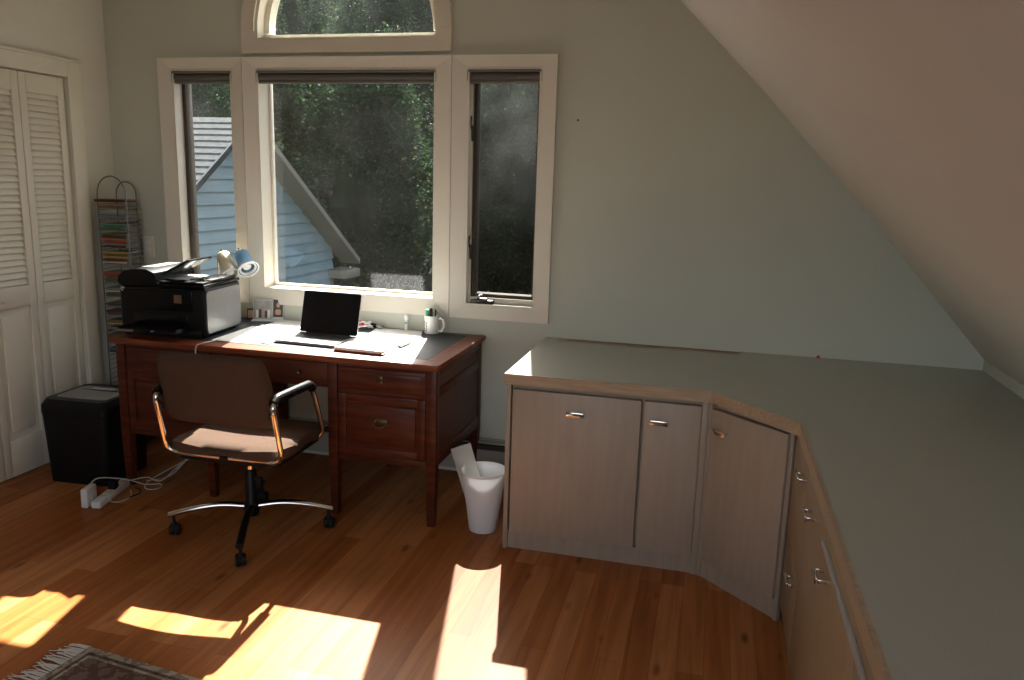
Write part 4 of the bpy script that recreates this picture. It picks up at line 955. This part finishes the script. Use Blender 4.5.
# ------------------------------------------------------------------ outside: the neighbouring house, the yard and the trees
GZ = -3.0
m = MB(); prof_ = [(.5, GZ), (11, GZ), (15, GZ+.5), (20, GZ+2.4), (24, GZ+5), (32, GZ+13), (44, GZ+22), (44, GZ-.4), (.5, GZ-.4)]
m.prism(prof_, -45, 32, M4=YZ); struct(m.build('ground_outside', 'lawn', smooth=0), 'wooded ground rising behind the neighbouring house', 'ground')
HX, RY0, RZ0, SLP = -5.0, 5.87, 2.27, .675; HALF = 3.2; WX = HX-.36; HL = 9.0
hs = thing('neighbour_house', (HX, RY0, GZ), 'blue grey clapboard house with a steep gable seen through the windows', 'house')
m = MB(); e = .165      # clapboard gable wall facing +x, real lapped boards
zb = GZ+.0
def half_at(z): return min(HALF-.38, (RZ0-.07-z)/SLP)
z = zb
while z < RZ0-.12:
    z2 = min(z+e, RZ0-.09); a, b = half_at(z), half_at(z2)
    x_out, x_in = WX-HX+.04, WX-HX
    m.hexa([(x_in-.05, -a, z-GZ), (x_in-.05, a, z-GZ), (x_out, a, z-GZ), (x_out, -a, z-GZ), (x_in-.05, -b, z2-GZ), (x_in-.05, b, z2-GZ), (x_in+.003, b, z2-GZ), (x_in+.003, -b, z2-GZ)])
    z = z2
m.build('gable_wall', 'siding', hs, smooth=0)
m = MB(); m.bx(WX-HX-HL, WX-HX-.05, -(HALF-.38), -(HALF-.46), 0, RZ0-SLP*HALF-GZ); m.bx(WX-HX-HL, WX-HX-.05, HALF-.46, HALF-.38, 0, RZ0-SLP*HALF-GZ); m.build('side_wall', 'siding', hs, smooth=0)
for s in (-1, 1):       # roof slopes with stepped shingle courses
    m = MB(); n = 26
    for k in range(n):
        t0, t1 = k/n, (k+1)/n
        ya, yb = s*HALF*t0, s*HALF*t1; za, zb_ = RZ0-SLP*HALF*t0-GZ, RZ0-SLP*HALF*t1-GZ
        c = [(-HL, ya, za-.06), (-.03, ya, za-.06), (-.03, yb, zb_-.06), (-HL, yb, zb_-.06), (-HL, ya, za-.006), (-.03, ya, za-.006), (-.03, yb, zb_+.006), (-HL, yb, zb_+.006)]
        m.hexa(c)
    m.build('roof_slope', 'shingle', hs, smooth=0)
    m = MB(); yb, zb_ = s*HALF, RZ0-SLP*HALF-GZ
    m.hexa([(-.03, 0, RZ0-GZ-.08), (.0, 0, RZ0-GZ-.08), (.0, yb, zb_-.08), (-.03, yb, zb_-.08), (-.03, 0, RZ0-GZ+.008), (.0, 0, RZ0-GZ+.008), (.0, yb, zb_+.008), (-.03, yb, zb_+.008)])
    m.hexa([(-.37, 0, RZ0-GZ-.085), (-.005, 0, RZ0-GZ-.085), (-.005, yb, zb_-.085), (-.37, yb, zb_-.085), (-.37, 0, RZ0-GZ-.05), (-.005, 0, RZ0-GZ-.05), (-.005, yb, zb_-.05), (-.37, yb, zb_-.05)])
    m.build('rake_trim', 'house_trim' if s > 0 else 'dark_window', hs, smooth=0)
    m = MB(); m.bx(-.42, .0, min(s*(HALF-.55), s*HALF), max(s*(HALF-.55), s*HALF), zb_-.30, zb_-.16, .01); m.build('eave_return', 'house_trim', hs)
    m = MB(); m.bx(WX-HX+.0, WX-HX+.03, min(s*(HALF-.50), s*(HALF-.37)), max(s*(HALF-.50), s*(HALF-.37)), 0, zb_-.17, .005); m.build('corner_board', 'house_trim', hs)
m = MB(); m.bx(WX-HX+.0, WX-HX+.035, 1.1, 2.1, -.28-1.2-GZ, -.22-GZ, .005); w_ = m.build('house_window', 'house_trim', hs)
m = MB(); m.bx(WX-HX+.03, WX-HX+.042, 1.2, 2.0, -.35-1.05-GZ, -.33-GZ); m.build('house_pane', 'dark_window', w_)

def leaf_mesh(name, n, rx, ry, rz, size, mats, seed):
    rnd = random.Random(seed); me = bpy.data.meshes.new(name); V, F, MI = [], [], []
    clumps = []
    for _ in range(170):
        while True:
            p = Vector((rnd.uniform(-1, 1), rnd.uniform(-1, 1), rnd.uniform(-1, 1)))
            if .45 < p.length < 1: break
        clumps.append((p*.86, rnd.uniform(.12, .23)))
    for i in range(n):
        c, r = rnd.choice(clumps)
        d = Vector((rnd.gauss(0, 1), rnd.gauss(0, 1), rnd.gauss(0, 1))).normalized()*r*rnd.uniform(.55, 1.0)
        p = c+d; p = Vector((p.x*rx, p.y*ry, p.z*rz))
        q = Euler((rnd.uniform(0, 6.28), rnd.uniform(-1, 1), rnd.uniform(0, 6.28))).to_matrix()
        s = size*rnd.uniform(.6, 1.3); b = len(V)
        for a_ in ((-.5, 0, 0), (0, -.28, .06), (.5, 0, 0), (0, .28, .06)): V.append(p+q @ (Vector(a_)*s))
        F.append((b, b+1, b+2, b+3)); MI.append(rnd.choices(range(len(mats)), weights=(6, 3, 1)[:len(mats)])[0])
    me.from_pydata(V, [], F); me.polygons.foreach_set('material_index', MI)
    for mm in mats: me.materials.append(MATS[mm])
    return me
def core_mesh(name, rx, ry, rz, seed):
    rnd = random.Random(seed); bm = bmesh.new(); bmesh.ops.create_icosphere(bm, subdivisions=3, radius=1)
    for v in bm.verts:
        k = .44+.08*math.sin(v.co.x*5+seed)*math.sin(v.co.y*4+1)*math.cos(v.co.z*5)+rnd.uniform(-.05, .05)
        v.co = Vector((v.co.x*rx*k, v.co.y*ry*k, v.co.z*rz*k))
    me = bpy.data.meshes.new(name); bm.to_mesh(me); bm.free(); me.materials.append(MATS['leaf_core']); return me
ASP = (2.4, 2.95, 3.6)
LEAF = [leaf_mesh('foliage', n_, 1, 1, a_, .055, ('leaf_dark', 'leaf_mid', 'leaf_light'), 11+k) for k, (n_, a_) in enumerate(zip((44000, 44000, 48000), ASP))]
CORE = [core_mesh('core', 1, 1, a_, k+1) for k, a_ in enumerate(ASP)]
rows = [(12.3, 1.65, 4.6, [-16.9+3.5*k for k in range(9)]), (16.2, 1.75, 7.0, [-18.9+3.7*k for k in range(9)]), (20.4, 1.98, 12.0, [-21+4.1*k for k in range(9)])]
rnames = ['front row', 'middle row', 'tall back row']
trees = []; kinds = []
ordn = ['first', 'second', 'third', 'fourth', 'fifth', 'sixth', 'seventh', 'eighth', 'ninth']
for (ry_, rr_, h_, xs_), rn in zip(rows, rnames):
    for k, x_ in enumerate(xs_):
        trees.append((x_, ry_+.15*math.sin(k*2.3), rr_, h_+.5*math.sin(k*1.7+ry_))); kinds.append('%s leafy tree from the left in the %s outside the windows' % (ordn[k], rn))
for i, (x, y, r_, h_) in enumerate(trees):
    t_ = thing('leafy_tree', (x, y, GZ), kinds[i], 'tree', 'trees outside the windows')
    row = 0 if i < 9 else (1 if i < 18 else 2)
    hz = ASP[row]*r_; zc = max(h_-GZ-hz, hz*.98)
    m = MB(); m.tube([(0, 0, 0), (.06, .02, zc*.5), (-.04, .0, zc*1.2)], [.2, .16, .08], 10); m.build('trunk', 'bark', t_)
    f_ = bpy.data.objects.new('crown', LEAF[row]); COL.objects.link(f_); f_.parent = t_; f_.location = (0, 0, zc); f_.scale = (r_, r_, r_); f_.rotation_euler = (0, 0, i*1.1)
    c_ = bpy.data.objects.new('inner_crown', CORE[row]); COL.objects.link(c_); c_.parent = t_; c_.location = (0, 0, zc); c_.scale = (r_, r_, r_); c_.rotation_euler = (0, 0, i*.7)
